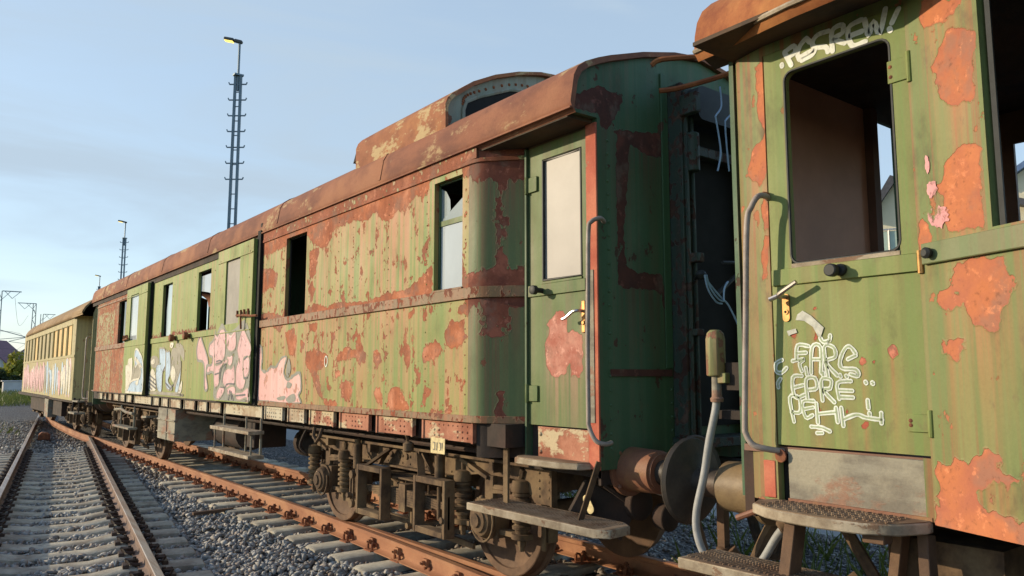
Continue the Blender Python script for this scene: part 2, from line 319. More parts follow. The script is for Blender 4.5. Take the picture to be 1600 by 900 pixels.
DATA={"E":[[[9.874,3.257],[9.449,3.262],[9.053,3.285],[8.727,3.296],[8.419,3.334],[8.24,3.21],[8.03,3.141],[7.831,3.114],[7.723,3.238],[7.63,3.313],[7.466,3.281],[7.325,3.313],[7.117,3.298],[6.916,3.266],[6.727,3.31],[6.569,3.2],[6.448,3.172],[6.278,3.254],[6.137,3.243],[5.925,3.336],[5.819,3.289],[5.709,3.344],[5.702,3.451],[7.196,3.507],[8.43,3.484],[9.897,3.479]],[[5.202,3.474],[4.856,3.458],[4.855,3.287],[4.984,3.339],[5.09,3.336],[5.178,3.337]],[[8.395,2.45],[8.108,2.515],[7.787,2.442],[7.639,2.486],[7.21,2.462],[6.941,2.427],[6.69,2.452],[6.51,2.48],[6.336,2.48],[6.113,2.488],[6.007,2.519],[5.852,2.571],[5.728,2.638],[5.663,2.644],[5.657,2.382],[8.388,2.364]],[[5.181,2.565],[5.06,2.527],[4.935,2.466],[4.849,2.41],[4.849,2.316],[5.178,2.368]],[[9.855,3.077],[9.533,3.061],[9.27,2.976],[9.306,2.829],[9.561,2.815],[9.822,2.761]],[[9.901,2.474],[9.583,2.511],[9.025,2.42],[9.015,2.311],[9.886,2.337]],[[8.334,3.119],[8.03,3.148],[8.103,3.021],[8.132,2.854],[8.294,2.803]],[[8.329,2.703],[8.249,2.764],[8.118,2.667],[8.232,2.524]],[[5.251,2.25],[5.1,2.312],[4.995,2.292],[5.078,2.19],[5.228,2.212]],[[6.081,2.307],[5.948,2.298],[5.947,2.245],[6.04,2.21]],[[5.451,2.062],[5.361,2.158],[5.141,2.133],[5.183,2.075],[5.088,2.01],[5.268,1.932],[5.403,1.948]],[[5.825,1.935],[5.687,1.97],[5.568,2.017],[5.472,1.938],[5.588,1.84],[5.782,1.83]],[[6.108,1.983],[6.018,1.98],[5.997,1.82],[6.064,1.754],[6.115,1.849]],[[6.729,1.931],[6.608,1.957],[6.544,1.856],[6.63,1.758],[6.706,1.83]],[[7.421,1.639],[7.235,1.671],[7.128,1.567],[7.223,1.446],[7.399,1.502]],[[6.696,1.601],[6.564,1.602],[6.483,1.492],[6.527,1.422],[6.661,1.488]],[[6.399,1.549],[6.277,1.619],[6.166,1.58],[6.082,1.475],[5.985,1.425],[6.132,1.388],[6.422,1.411]],[[7.567,1.904],[7.322,1.992],[7.115,1.955],[7.025,2.132],[6.933,1.98],[6.802,1.889],[6.976,1.813],[7.112,1.895],[7.385,1.864],[7.49,1.834]],[[7.19,2.094],[7.079,2.159],[7.12,2.04]],[[7.98,2.175],[7.872,2.202],[7.861,2.04]],[[8.359,1.988],[8.071,1.997],[7.755,1.94],[7.787,1.845],[8.013,1.75],[7.924,1.588],[7.838,1.462],[7.502,1.438],[7.441,1.373],[7.756,1.375],[8.039,1.554],[8.172,1.718],[8.349,1.852]],[[8.978,2.219],[8.733,2.279],[8.614,2.133],[8.659,1.926],[8.844,1.965]],[[7.524,1.794],[7.433,1.716],[7.568,1.685]],[[5.439,1.413],[5.35,1.462],[5.27,1.424],[5.371,1.391]],[[4.998,1.701],[4.929,1.74],[4.864,1.666],[4.948,1.603]],[[8.298,2.291],[8.052,2.294],[8.046,2.211],[8.249,2.204]],[[9.358,2.31],[9.064,2.332],[9.152,2.227]],[[8.499,2.129],[8.364,2.056],[8.487,1.974]],[[7.694,2.162],[7.604,2.158],[7.599,2.079],[7.675,2.097]],[[6.834,1.773],[6.771,1.759],[6.812,1.701]],[[5.627,1.436],[5.579,1.413],[5.674,1.397]],[[5.586,1.751],[5.491,1.726],[5.561,1.701]],[[5.221,1.653],[5.169,1.629],[5.198,1.588]],[[6.453,1.771],[6.383,1.742],[6.439,1.715]]],"MD":[[[4.456,1.944],[4.395,2.044],[4.435,2.098],[4.296,2.192],[4.221,2.149],[4.203,2.01],[4.129,2.032],[4.039,1.979],[4.044,1.688],[4.17,1.7],[4.16,1.884],[4.226,1.712],[4.359,1.692],[4.437,1.763]],[[4.072,2.226],[4,2.245],[3.99,2.147],[4.055,2.151]]],"END":[[[3.957,3.502],[4.437,3.562],[4.449,3.378],[4.29,3.374],[4.087,3.42],[4.061,3.025],[4.022,2.787],[4.032,2.511],[4.128,2.45],[4.419,2.462],[4.415,2.343],[3.963,2.335],[3.946,3.008]],[[3.526,3.664],[3.772,3.792],[4.046,3.772],[3.893,3.489],[3.797,3.447],[3.784,3.584],[3.495,3.571]],[[4.397,2.354],[4.574,2.318],[4.531,2.124],[4.445,2.191]]],"NT":[[[0.071,3.443],[0.282,3.339],[0.261,3.281],[0.159,3.279],[0.079,3.306],[0.059,3.386]],[[0.199,3.221],[0.325,3.154],[0.315,2.866],[0.197,2.887],[0.144,2.956],[0.121,3.114]],[[0.092,2.546],[0.161,2.644],[0.279,2.69],[0.322,2.641],[0.312,2.324],[0.13,2.336],[0.119,2.452]],[[0.131,2.166],[0.255,2.19],[0.389,2.183],[0.404,2.116],[0.434,2.074],[0.395,2.014],[0.387,1.976],[0.342,1.953],[0.33,1.884],[0.249,1.915],[0.214,1.99],[0.152,2.093]],[[0.059,2.075],[0.135,2.089],[0.178,2.021],[0.144,1.996],[0.077,2.002]],[[0.084,1.861],[0.16,1.863],[0.188,1.816],[0.126,1.771],[0.075,1.792]],[[0.008,1.318],[0.125,1.339],[0.172,1.336],[0.254,1.408],[0.315,1.376],[0.3,1.324],[0.393,1.303],[0.352,1.273],[0.258,1.276],[0.179,1.232],[0.204,1.158],[0.414,1.131],[0.406,1.034],[-0.032,1.025]],[[-0.003,2.419],[0.042,2.352],[0.033,2.237],[-0.01,2.243]]],"NTP":[[[0.044,2.572],[0.096,2.559],[0.081,2.49],[0.043,2.504]],[[0.037,2.435],[0.085,2.454],[0.138,2.431],[0.144,2.384],[0.105,2.352],[0.04,2.376]],[[0.039,2.692],[0.059,2.672],[0.055,2.614],[0.038,2.624]]],"NP":[[[2.437,3.438],[2.347,3.427],[2.374,2.818],[2.442,2.736],[2.525,2.833],[2.473,2.968],[2.381,3.018],[2.429,3.139]],[[2.443,2.707],[2.382,2.624],[2.394,2.345],[2.432,2.209],[2.442,2.351],[2.413,2.453]],[[2.587,2.661],[2.525,2.632],[2.581,2.605]],[[2.606,2.19],[2.551,2.185],[2.571,2.009],[2.612,2.029]]],"ND":[[[1.771,1.843],[1.744,1.854],[1.72,1.812],[1.749,1.765],[1.773,1.804]],[[2.153,2.057],[2.121,2.058],[2.119,2.029],[2.147,2.027]],[[1.923,1.786],[1.885,1.794],[1.878,1.755],[1.91,1.743]],[[1.87,1.785],[1.838,1.787],[1.844,1.748],[1.865,1.752]],[[1.924,1.481],[1.886,1.489],[1.888,1.453],[1.916,1.445]],[[2.159,1.92],[2.124,1.925],[2.123,1.87],[2.154,1.874]],[[2.283,1.826],[2.254,1.815],[2.267,1.792]],[[2.293,1.953],[2.242,1.934],[2.251,1.891],[2.276,1.905]],[[1.868,2.108],[1.849,2.106],[1.853,2.082]],[[1.93,1.972],[1.913,1.987],[1.908,1.962]],[[2.12,1.646],[2.096,1.652],[2.082,1.593],[2.112,1.598]],[[2.153,1.55],[2.124,1.56],[2.116,1.519],[2.144,1.518]],[[2.007,1.554],[1.984,1.555],[1.983,1.515],[2.002,1.514]]],"FARG":[[[2.249,1.783],[2.239,1.858],[2.178,1.853]],[[2.245,1.818],[2.193,1.82]],[[2.272,1.779],[2.206,1.787],[2.232,1.765],[2.221,1.726]],[[2.198,1.743],[2.193,1.709]],[[2.169,1.717],[2.158,1.846],[2.111,1.845],[2.115,1.717]],[[2.161,1.786],[2.114,1.785]],[[2.079,1.7],[2.093,1.844],[2.043,1.843],[2.036,1.796],[2.087,1.772],[2.029,1.704]],[[2.106,1.719],[2.105,1.704]],[[1.931,1.811],[1.955,1.842],[1.981,1.837],[2.01,1.783],[2.004,1.74],[1.935,1.733],[1.923,1.702],[1.962,1.71]],[[1.971,1.783],[1.931,1.8]],[[2.016,1.707],[2.013,1.698]],[[1.984,1.703],[1.98,1.697]],[[2.111,1.892],[2.096,1.872],[2.064,1.878],[2.058,1.903]],[[2.222,1.702],[2.274,1.693],[2.266,1.595],[2.21,1.607]],[[2.267,1.643],[2.218,1.655]],[[2.196,1.588],[2.199,1.683],[2.15,1.691],[2.143,1.642],[2.192,1.631]],[[2.114,1.58],[2.115,1.683],[2.065,1.683],[2.071,1.641],[2.106,1.631],[2.052,1.573]],[[1.962,1.677],[2.03,1.667],[2.025,1.59]],[[2.027,1.632],[1.957,1.63]],[[2.02,1.599],[1.955,1.598]],[[2.277,1.469],[2.296,1.59],[2.244,1.591],[2.24,1.52],[2.289,1.516]],[[2.162,1.576],[2.224,1.57],[2.21,1.493],[2.172,1.505]],[[2.218,1.534],[2.168,1.544]],[[2.148,1.564],[2.144,1.469]],[[2.142,1.513],[2.046,1.525]],[[2.045,1.546],[2.039,1.477]],[[2.018,1.547],[2.011,1.46]],[[2.008,1.492],[1.942,1.517],[1.896,1.505],[1.819,1.498]],[[1.821,1.529],[1.822,1.482]],[[1.883,1.587],[1.881,1.549]],[[1.878,1.527],[1.876,1.519]],[[1.889,1.674],[1.886,1.668]],[[1.856,1.671],[1.853,1.665]],[[2.182,1.448],[2.127,1.446],[2.082,1.43]],[[2.151,1.418],[2.123,1.42]],[[2.332,1.785],[2.368,1.767],[2.37,1.727],[2.34,1.718],[2.308,1.744]],[[2.346,1.687],[2.362,1.664],[2.36,1.642]]],"BROW":[[[2.201,2.036],[2.155,2.007],[2.088,1.943],[2.109,1.892],[2.121,1.901],[2.148,1.95],[2.194,1.983],[2.243,1.99],[2.231,2.018]],[[2.297,1.935],[2.245,1.946],[2.236,1.924],[2.271,1.916],[2.286,1.908]]],"CREW":[[[2.263,3.376],[2.261,3.367]],[[2.243,3.439],[2.206,3.354]],[[2.243,3.439],[2.187,3.455],[2.18,3.418],[2.221,3.402]],[[2.113,3.471],[2.148,3.446],[2.167,3.405],[2.157,3.37]],[[2.093,3.443],[2.113,3.471]],[[2.157,3.38],[2.071,3.393],[2.088,3.37],[2.144,3.36]],[[1.989,3.465],[2.048,3.466],[2.079,3.438],[2.067,3.405],[2.009,3.387],[1.997,3.357]],[[1.971,3.351],[1.969,3.457],[1.914,3.47],[1.913,3.429],[1.96,3.413],[1.906,3.371]],[[1.814,3.459],[1.882,3.441],[1.869,3.346],[1.8,3.341]],[[1.874,3.398],[1.813,3.399]],[[1.797,3.453],[1.781,3.364],[1.755,3.427],[1.727,3.357],[1.693,3.468]],[[1.632,3.444],[1.666,3.387]],[[1.68,3.363],[1.676,3.352]]],"PKbg":[[[11.43,2.334],[11.347,2.315],[11.123,2.449],[10.919,2.334],[10.733,2.318],[10.515,2.351],[10.184,2.441],[10.006,2.319],[9.916,2.163],[9.893,1.738],[9.903,1.548],[9.898,1.365],[10.566,1.358],[11.31,1.358],[11.376,1.682]]],"PK":[[[11.418,2.287],[11.29,2.256],[11.203,2.332],[11.1,2.354],[10.97,2.299],[10.942,2.022],[11.043,1.932],[11.347,1.892]],[[10.866,2.284],[10.689,2.257],[10.545,2.309],[10.486,2.184],[10.516,2.077],[10.676,2.045],[10.832,2.096]],[[10.405,2.052],[10.316,2.206],[10.218,2.304],[10.053,2.196],[9.92,2.087],[9.933,1.957],[10.158,1.934],[10.13,1.697],[10.054,1.67],[10.131,1.559],[10.289,1.554],[10.408,1.626],[10.42,1.796],[10.342,1.923]],[[10.144,1.92],[9.942,1.93],[9.94,1.738],[10.098,1.704]],[[10.824,1.968],[10.687,1.958],[10.592,1.982],[10.599,1.899],[10.681,1.845],[10.785,1.875]],[[10.954,1.623],[10.923,1.741],[10.793,1.799],[10.63,1.795],[10.53,1.84],[10.486,1.626],[10.63,1.585],[10.807,1.554]],[[11.36,1.849],[11.138,1.865],[10.874,1.929],[10.805,1.89],[11.077,1.831],[11.146,1.742],[11.15,1.6],[11.331,1.573]],[[11.216,1.382],[11.192,1.487],[11.049,1.558],[10.894,1.518],[10.985,1.439],[11.128,1.377]],[[10.758,1.53],[10.539,1.566],[10.44,1.534],[10.447,1.457],[10.581,1.475],[10.711,1.452]],[[10.386,1.479],[10.156,1.496],[9.951,1.547],[9.923,1.412],[9.955,1.344],[10.016,1.342],[9.977,1.424],[10.227,1.391],[10.355,1.402]]],"PKdark":[[[11.29,1.909],[11.146,1.922],[11.048,1.898],[11.286,1.879]],[[11.109,1.652],[11.058,1.801],[10.881,1.873]],[[11.01,1.623],[10.937,1.771],[10.856,1.858]],[[11.338,1.727],[11.123,1.749]],[[11.047,1.549],[10.861,1.551],[10.775,1.595],[10.487,1.598]],[[10.124,1.919],[10.006,1.959]],[[10.095,1.677],[9.974,1.684]],[[10.697,1.337],[10.652,1.51],[10.571,1.397]],[[10.498,1.342],[10.584,1.497]],[[10.403,1.443],[10.03,1.464]]],"PKc":[[[12.649,2.014],[12.68,2.132],[12.605,2.281],[12.528,2.336],[12.401,2.248],[12.114,2.003],[12.043,1.889],[12.129,1.745],[12.015,1.522],[12.176,1.52],[12.262,1.892],[12.58,1.946]],[[12.031,2.162],[11.88,2.218],[11.727,2.24],[11.656,1.744],[11.84,1.768],[12.075,1.745],[12.119,1.858],[11.881,1.871],[11.845,1.982],[12.009,2.017]]],"PKe":[[[9.769,1.307],[9.809,1.684],[9.848,2.053],[9.753,2.064],[9.712,1.927],[9.725,1.792],[9.552,1.757],[9.411,1.816],[9.232,1.814],[9.068,1.915],[8.901,1.931],[8.943,1.837],[8.967,1.735],[8.844,1.66],[8.686,1.704],[8.484,1.734],[8.438,1.541],[8.511,1.491],[8.445,1.361],[9.017,1.349]]],"PKew":[[[9.162,1.441],[8.927,1.471],[8.907,1.434],[9.091,1.411]],[[8.859,1.448],[8.637,1.501],[8.598,1.417],[8.821,1.399]],[[9.26,1.361],[8.954,1.395],[8.901,1.372],[9.188,1.341]],[[8.877,1.848],[8.817,1.91],[8.757,1.785],[8.83,1.685],[8.9,1.735]],[[8.842,1.635],[8.71,1.611],[8.77,1.561],[8.87,1.572]]],"BLd":[[[16.509,2.044],[16.469,2.206],[16.315,2.224],[16.106,2.161],[15.769,1.944],[15.728,1.357],[16.38,1.362],[17.123,1.368],[17.062,1.461],[16.603,1.611],[15.988,1.666],[15.95,1.824],[16.171,1.949],[16.349,1.88]]],"BLdw":[[[17.042,2.035],[16.839,2.059],[16.667,2.029],[16.661,1.683],[16.789,1.537],[17.086,1.387],[17.196,1.645],[17.265,1.907],[17.098,1.924]],[[16.315,1.577],[16.056,1.631],[16.146,1.525]],[[16.398,2.078],[15.895,1.911],[15.883,1.858],[16.42,2.007]]],"BLdg":[[[16.325,1.844],[16.167,1.931],[15.935,1.824],[15.99,1.675],[16.254,1.648],[16.643,1.611],[16.748,1.701],[16.482,1.935]]],"BL":[[[15.032,2.178],[14.905,2.208],[14.602,2.158],[14.521,1.847],[14.716,1.767],[14.743,1.423],[15.054,1.485],[15.214,1.819],[15.113,1.919],[14.968,1.934]],[[14.559,2.1],[14.438,2.13],[14.279,2.11],[14.181,1.765],[14.325,1.621],[14.009,1.497],[14.184,1.464],[14.462,1.556]],[[15.811,1.406],[13.585,1.411],[13.577,1.365],[15.799,1.354]],[[13.785,1.562],[13.595,1.778],[13.544,1.961],[13.545,1.655],[13.647,1.44],[13.82,1.438]]],"BLg":[[[14.202,2.124],[13.962,2.189],[13.646,2.056],[13.567,1.778],[13.727,1.562],[13.923,1.514],[13.967,1.592],[13.835,1.763],[14.074,1.899],[14.184,1.781]],[[13.938,2.22],[13.741,2.26],[13.442,2.173],[13.376,1.959],[13.555,2.023]],[[15.689,1.996],[15.562,2.071],[15.283,2.074],[15.049,2.002],[15.105,1.886],[15.372,1.846],[15.594,1.891]]],"BLw":[[[14.054,1.89],[13.846,1.763],[13.955,1.592],[14.175,1.733]],[[15.656,1.46],[15.677,1.684],[15.511,1.838],[15.272,1.769],[15.17,1.55],[15.181,1.441]],[[13.528,1.564],[13.427,1.625],[13.45,1.444],[13.645,1.425]],[[14.281,2.279],[14.067,2.271],[14.141,2.186],[14.299,2.215]],[[15.613,1.977],[15.376,2.025],[15.323,1.939],[15.53,1.924]]],"BLk":[[[15.627,1.718],[15.222,1.634]],[[15.648,1.649],[15.184,1.55]],[[15.668,1.58],[15.156,1.483]],[[15.653,1.512],[15.428,1.463]],[[14.488,1.588],[14.159,1.495]],[[14.719,1.783],[14.575,1.864]],[[13.961,1.56],[14.184,1.464]]]}
# ------------------------------------------------------------------ material palette
M={}
GA=(.185,.235,.075); GB=(.255,.275,.095); ST=(.36,.225,.105)
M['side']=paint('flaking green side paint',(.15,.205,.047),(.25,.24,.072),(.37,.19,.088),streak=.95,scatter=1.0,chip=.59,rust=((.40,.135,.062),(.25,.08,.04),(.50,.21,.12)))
M['corner']=paint('shade darkened green corner paint',(.085,.125,.055),(.105,.14,.06),(.15,.09,.05),streak=.8,scatter=.8,chip=.66,rust=((.20,.065,.04),(.13,.04,.028),(.26,.09,.06)))  # same green as the side, darkened to paint shade onto the tapered corner
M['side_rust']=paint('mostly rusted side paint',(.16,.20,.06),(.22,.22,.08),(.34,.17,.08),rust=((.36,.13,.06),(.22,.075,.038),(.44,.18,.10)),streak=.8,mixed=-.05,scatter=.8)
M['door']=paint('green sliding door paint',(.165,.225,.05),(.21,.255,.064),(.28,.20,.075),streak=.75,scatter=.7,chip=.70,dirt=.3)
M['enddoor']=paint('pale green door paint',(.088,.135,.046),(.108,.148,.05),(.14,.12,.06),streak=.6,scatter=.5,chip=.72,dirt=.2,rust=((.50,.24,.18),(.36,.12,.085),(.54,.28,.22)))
M['endwall']=paint('shade darkened green end paint',(.05,.105,.052),(.065,.12,.062),(.12,.10,.06),streak=.5,scatter=.8,chip=.64,rust=((.10,.035,.025),(.07,.028,.022),(.16,.05,.035)))  # green darkened in the colour itself to deepen the shaded coach end
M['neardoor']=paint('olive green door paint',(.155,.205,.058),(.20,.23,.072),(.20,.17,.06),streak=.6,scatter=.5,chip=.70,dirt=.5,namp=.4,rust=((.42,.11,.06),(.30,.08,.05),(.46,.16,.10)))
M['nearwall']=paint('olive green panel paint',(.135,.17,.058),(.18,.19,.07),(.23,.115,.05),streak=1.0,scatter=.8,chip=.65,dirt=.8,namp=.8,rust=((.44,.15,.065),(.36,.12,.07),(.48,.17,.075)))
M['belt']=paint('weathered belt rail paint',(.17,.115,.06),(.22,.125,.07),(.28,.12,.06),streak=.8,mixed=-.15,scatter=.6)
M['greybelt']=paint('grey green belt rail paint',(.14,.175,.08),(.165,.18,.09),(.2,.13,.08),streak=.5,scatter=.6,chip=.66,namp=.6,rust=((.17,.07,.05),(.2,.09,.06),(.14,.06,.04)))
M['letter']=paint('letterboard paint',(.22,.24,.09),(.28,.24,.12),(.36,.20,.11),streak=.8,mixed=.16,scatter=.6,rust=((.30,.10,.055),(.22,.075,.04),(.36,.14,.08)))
M['roof']=rusty('rusty roof sheet',[(.25,.098,.055),(.16,.066,.045),(.30,.13,.07)],scale=3.5,patch=(.40,.28,.15),pth=(.56,.62),stretch=(1,.5,1))
M['lookout']=rusty('rusty lookout sheet',[(.30,.115,.055),(.22,.085,.045),(.36,.155,.065)],scale=4.5,patch=(.45,.34,.18),pth=(.535,.585),stretch=(1,.8,1))
M['greygreen']=paint('grey green lookout paint',(.22,.25,.20),(.26,.27,.22),(.2,.13,.08),streak=.4,scatter=.8,chip=.63)
M['nearroof']=rusty('near roof rust',[(.30,.105,.035),(.20,.06,.025),(.36,.15,.05)],scale=4,patch=(.44,.24,.08),pth=(.58,.68))
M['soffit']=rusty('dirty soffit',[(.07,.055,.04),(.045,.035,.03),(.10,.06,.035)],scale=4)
M['sole']=rusty('flaking sole bar',[(.33,.13,.08),(.42,.19,.12),(.24,.085,.05)],scale=7,patch=(.50,.42,.27),pth=(.50,.55),bumpd=.006)
M['gangway']=paint('dark gangway paint',(.035,.055,.045),(.045,.06,.05),(.06,.04,.03),streak=.6,mixed=-.12,scatter=.7,rust=((.07,.035,.028),(.05,.025,.02),(.09,.045,.03)))
M['solegrey']=rusty('flaking grey sole bar',[(.36,.29,.20),(.28,.17,.11),(.42,.35,.25)],scale=7,patch=(.50,.45,.34),pth=(.46,.52),bumpd=.006)
M['darkframe']=rusty('dark underframe steel',[(.045,.032,.026),(.03,.023,.02),(.06,.035,.026)],scale=5)
M['bogie']=rusty('dusty bogie steel',[(.14,.088,.05),(.065,.042,.028),(.18,.122,.068)],scale=7,rough=.9)
M['wheel']=rusty('brown wheel steel',[(.13,.075,.045),(.10,.06,.04),(.17,.10,.06)],scale=8,rough=.8)
M['redpost']=rusty('red primer post',[(.45,.12,.075),(.36,.09,.055),(.50,.17,.10)],scale=6,patch=(.30,.26,.16),pth=(.62,.66),stretch=(1,1,.5))
M['tread']=rusty('chequered step plate',[(.20,.135,.085),(.26,.19,.13),(.15,.09,.055)],scale=9)
M['step']=rusty('worn step edge',[(.30,.245,.175),(.22,.17,.12),(.38,.32,.24)],scale=14,patch=(.18,.10,.06),pth=(.55,.6))
M['rail']=rusty('orange rusty rail',[(.32,.14,.07),(.24,.10,.052),(.36,.175,.09)],scale=3,stretch=(1,.35,1),rough=.75)
def usedrail():
    t=NT('used rail'); sx=t.n('ShaderNodeSeparateXYZ'); t.l(t.obj(),sx.inputs[0]); n=t.noise(3,5,.6,t.map((6,.3,6))); f=t.noise(50,4,.7)
    c=t.mix(t.ramp(n,.35,.65),(.12,.078,.06),(.20,.125,.092)); top=t.ramp(sx.outputs[2],-.012,-.003); c=t.mix(t.math('MULTIPLY',top,.8),c,t.mix(t.ramp(n,.4,.6),(.42,.37,.33),(.30,.21,.16)))
    c=t.mix(.3,c,t.mix(f,(.2,.2,.2),(.8,.8,.8)),'OVERLAY'); t.bump(f,.3,.003); return t.fin(c,t.math('SUBTRACT',.8,t.math('MULTIPLY',top,.4)),t.math('MULTIPLY',top,.5),.4)
M['rail_used']=usedrail()
M['clip']=rusty('rail fastening rust',[(.20,.075,.035),(.28,.10,.045),(.13,.05,.03)],scale=20)
M['clipdark']=rusty('dark rail clip',[(.05,.032,.025),(.07,.042,.03),(.04,.03,.025)],scale=20,rough=.6)
def concretemat():
    t=NT('sleeper concrete'); oi=t.n('ShaderNodeObjectInfo').outputs['Random']; v=t.n('ShaderNodeVectorMath',operation='ADD'); cv=t.n('ShaderNodeCombineXYZ'); t.set(cv.inputs[0],t.math('MULTIPLY',oi,37.0)); t.set(cv.inputs[1],t.math('MULTIPLY',oi,91.0)); t.l(t.obj(),v.inputs[0]); t.l(cv.outputs[0],v.inputs[1]); q=v.outputs[0]
    a=t.noise(7,6,.65,q); b=t.noise(2.2,4,.6,q); f=t.noise(60,4,.7,q)
    c=t.mix(t.ramp(a,.3,.7),(.36,.325,.26),(.56,.52,.42)); c=t.mix(t.math('MULTIPLY',t.ramp(b,.42,.7),.7),c,(.17,.12,.085)); c=t.mix(t.math('MULTIPLY',oi,.35),c,(.20,.18,.16))
    c=t.mix(.4,c,t.mix(f,(.15,.15,.15),(.85,.85,.85)),'OVERLAY'); t.bump(t.math('ADD',a,t.math('MULTIPLY',f,.6)),.8,.006); return t.fin(c,.92,0,.2)
M['concrete']=concretemat()
M['greypanel']=rusty('grey wooden panel',[(.26,.24,.19),(.17,.15,.12),(.31,.28,.21)],scale=6,patch=(.26,.14,.095),pth=(.52,.60),stretch=(1,.6,2.5),bumpd=.006)
M['board']=plain('pale window board',(.29,.265,.245),.5,.07,2.5,.1)
M['greyboard']=plain('grey window board',(.27,.25,.22),.7,.12,4,.2)
M['black']=plain('black interior paint',(.012,.011,.010),.9,.3,5,0)
M['gasket']=plain('black rubber',(.02,.022,.022),.6,.3,10,.2)
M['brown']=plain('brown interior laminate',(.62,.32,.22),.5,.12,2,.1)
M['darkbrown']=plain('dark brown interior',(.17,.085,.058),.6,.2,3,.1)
M['steel']=plain('galvanised hand rail',(.36,.34,.33),.38,.12,14,.15,.6)
M['handrail']=rusty('grey painted hand rail',[(.30,.25,.22),(.25,.20,.17),(.36,.30,.26)],scale=12,rough=.55,bumpd=.001)
M['chrome']=plain('worn handle metal',(.55,.50,.47),.3,.1,20,.1,.9)
M['brass']=plain('brass lock plate',(.36,.20,.075),.5,.2,20,.2,.7)
M['hose']=plain('grey rubber hose',(.30,.30,.29),.55,.12,20,.2)
M['plug']=paint('cable plug paint',(.17,.19,.07),(.2,.2,.09),(.3,.15,.09),scatter=.9,chip=.56,rust=((.25,.10,.07),(.2,.09,.06),(.3,.13,.09)))
M['buffer']=rusty('rusty buffer barrel',[(.24,.105,.06),(.18,.08,.05),(.27,.16,.06)],scale=6,rough=.6)
M['bufferdark']=rusty('greasy buffer face',[(.055,.045,.036),(.035,.03,.026),(.10,.06,.04)],scale=8,rough=.5)
M['bufferbrown']=rusty('greasy brown buffer barrel',[(.20,.14,.075),(.15,.10,.055),(.24,.16,.08)],scale=6,rough=.5)
M['wire']=plain('blue wire',(.35,.50,.72),.5,.05,10,0)
M['white']=spray('white marker paint',(.62,.66,.60),(.64,.70),.55,.22)
M['wash']=spray('washed out marker centre',(.30,.36,.22),(.62,.70),.6,.35)
M['dimwhite']=spray('pale grey marker paint',(.68,.70,.64),(.64,.70),.55,.22)
M['pink']=spray('pink spray paint',(.60,.355,.365),(.60,.64),.6,.12)
M['palepink']=spray('pale pink spray paint',(.72,.47,.48),(.60,.64),.6,.12)
M['spraygrey']=spray('grey spray paint',(.21,.21,.18),(.60,.64),.6,.12)
M['sprayblue']=spray('light blue spray paint',(.36,.48,.60),(.60,.64),.6,.12)
M['spraycream']=spray('cream spray paint',(.60,.56,.46),(.60,.64),.6,.12)
M['spraytaupe']=spray('taupe spray paint',(.27,.245,.19),(.60,.64),.6,.12)
M['sprayline']=spray('dark spray line',(.10,.10,.115),(.60,.64),.6,.12)
M['pinkrot']=paint('crackled pink spray paint',(.62,.34,.33),(.66,.40,.38),(.55,.33,.25),streak=.5,scatter=1,chip=.585,namp=.2,rust=((.42,.17,.11),(.45,.25,.2),(.5,.2,.13)))
M['brow']=plain('grey flake',(.42,.42,.37),.6,.2,30,.2)
def glass(name,col,rough=.12,spec=.6):
    t=NT(name); n=t.noise(2.2,4,.6,t.map((1,1,.5))); c=t.mix(t.ramp(n,.35,.65),tuple(x*.88 for x in col),col)
    return t.fin(c,rough,0,spec)
M['pane']=glass('dirty white window glass',(.45,.50,.53),.07)
M['bluepane']=glass('milky blue window glass',(.42,.52,.58),.15)
M['darkpane']=glass('dark window glass',(.03,.035,.04),.08)
M['shard']=glass('broken grey glass',(.22,.27,.28),.15)
M['farpaint']=paint('faded olive coach paint',(.33,.285,.13),(.38,.32,.145),(.30,.22,.12),streak=.5,scatter=.5,dirt=.2)
M['farroof']=rusty('faded brown roof',[(.27,.17,.08),(.21,.13,.065),(.31,.20,.10)],scale=2.5,patch=(.36,.28,.15),pth=(.55,.66))
M['ply']=plain('yellow plywood board',(.60,.40,.16),.7,.12,3,.1)
M['plydull']=plain('dull olive board',(.33,.27,.14),.7,.12,3,.1)
M['galv']=plain('blue grey mast steel',(.13,.18,.22),.5,.1,4,0,.3)
M['lamphead']=plain('dark lamp housing',(.06,.065,.07),.5,.1,8,0)
def emit(name,col,s):
    t=NT(name); t.bs.inputs['Emission Color'].default_value=col+(1,); t.bs.inputs['Emission Strength'].default_value=s; return t.fin(col,.4)
M['glow']=emit('lit sodium lamp glass',(1.0,.72,.16),.9)
M['tag']=plain('yellowed tag plate',(.58,.47,.24),.6,.2,25,.1)
M['stonewall']=plain('cream render',(.66,.60,.44),.9,.05,2,.1)
M['rooftile']=plain('dark roof tile',(.075,.075,.085),.6,.2,15,.5)
M['redtile']=plain('purple red roof tile',(.16,.075,.10),.7,.2,3,.3)
M['whitewall']=plain('pale grey render',(.45,.44,.44),.9,.06,2,.1)
M['bluetile']=plain('blue glazed roof tile',(.10,.16,.30),.35,.15,5,.3)
M['railglass']=plain('green tinted balcony glass',(.42,.52,.44),.3,.06,3,0)
M['bark']=plain('bark',(.10,.075,.05),.9,.3,20,.6)
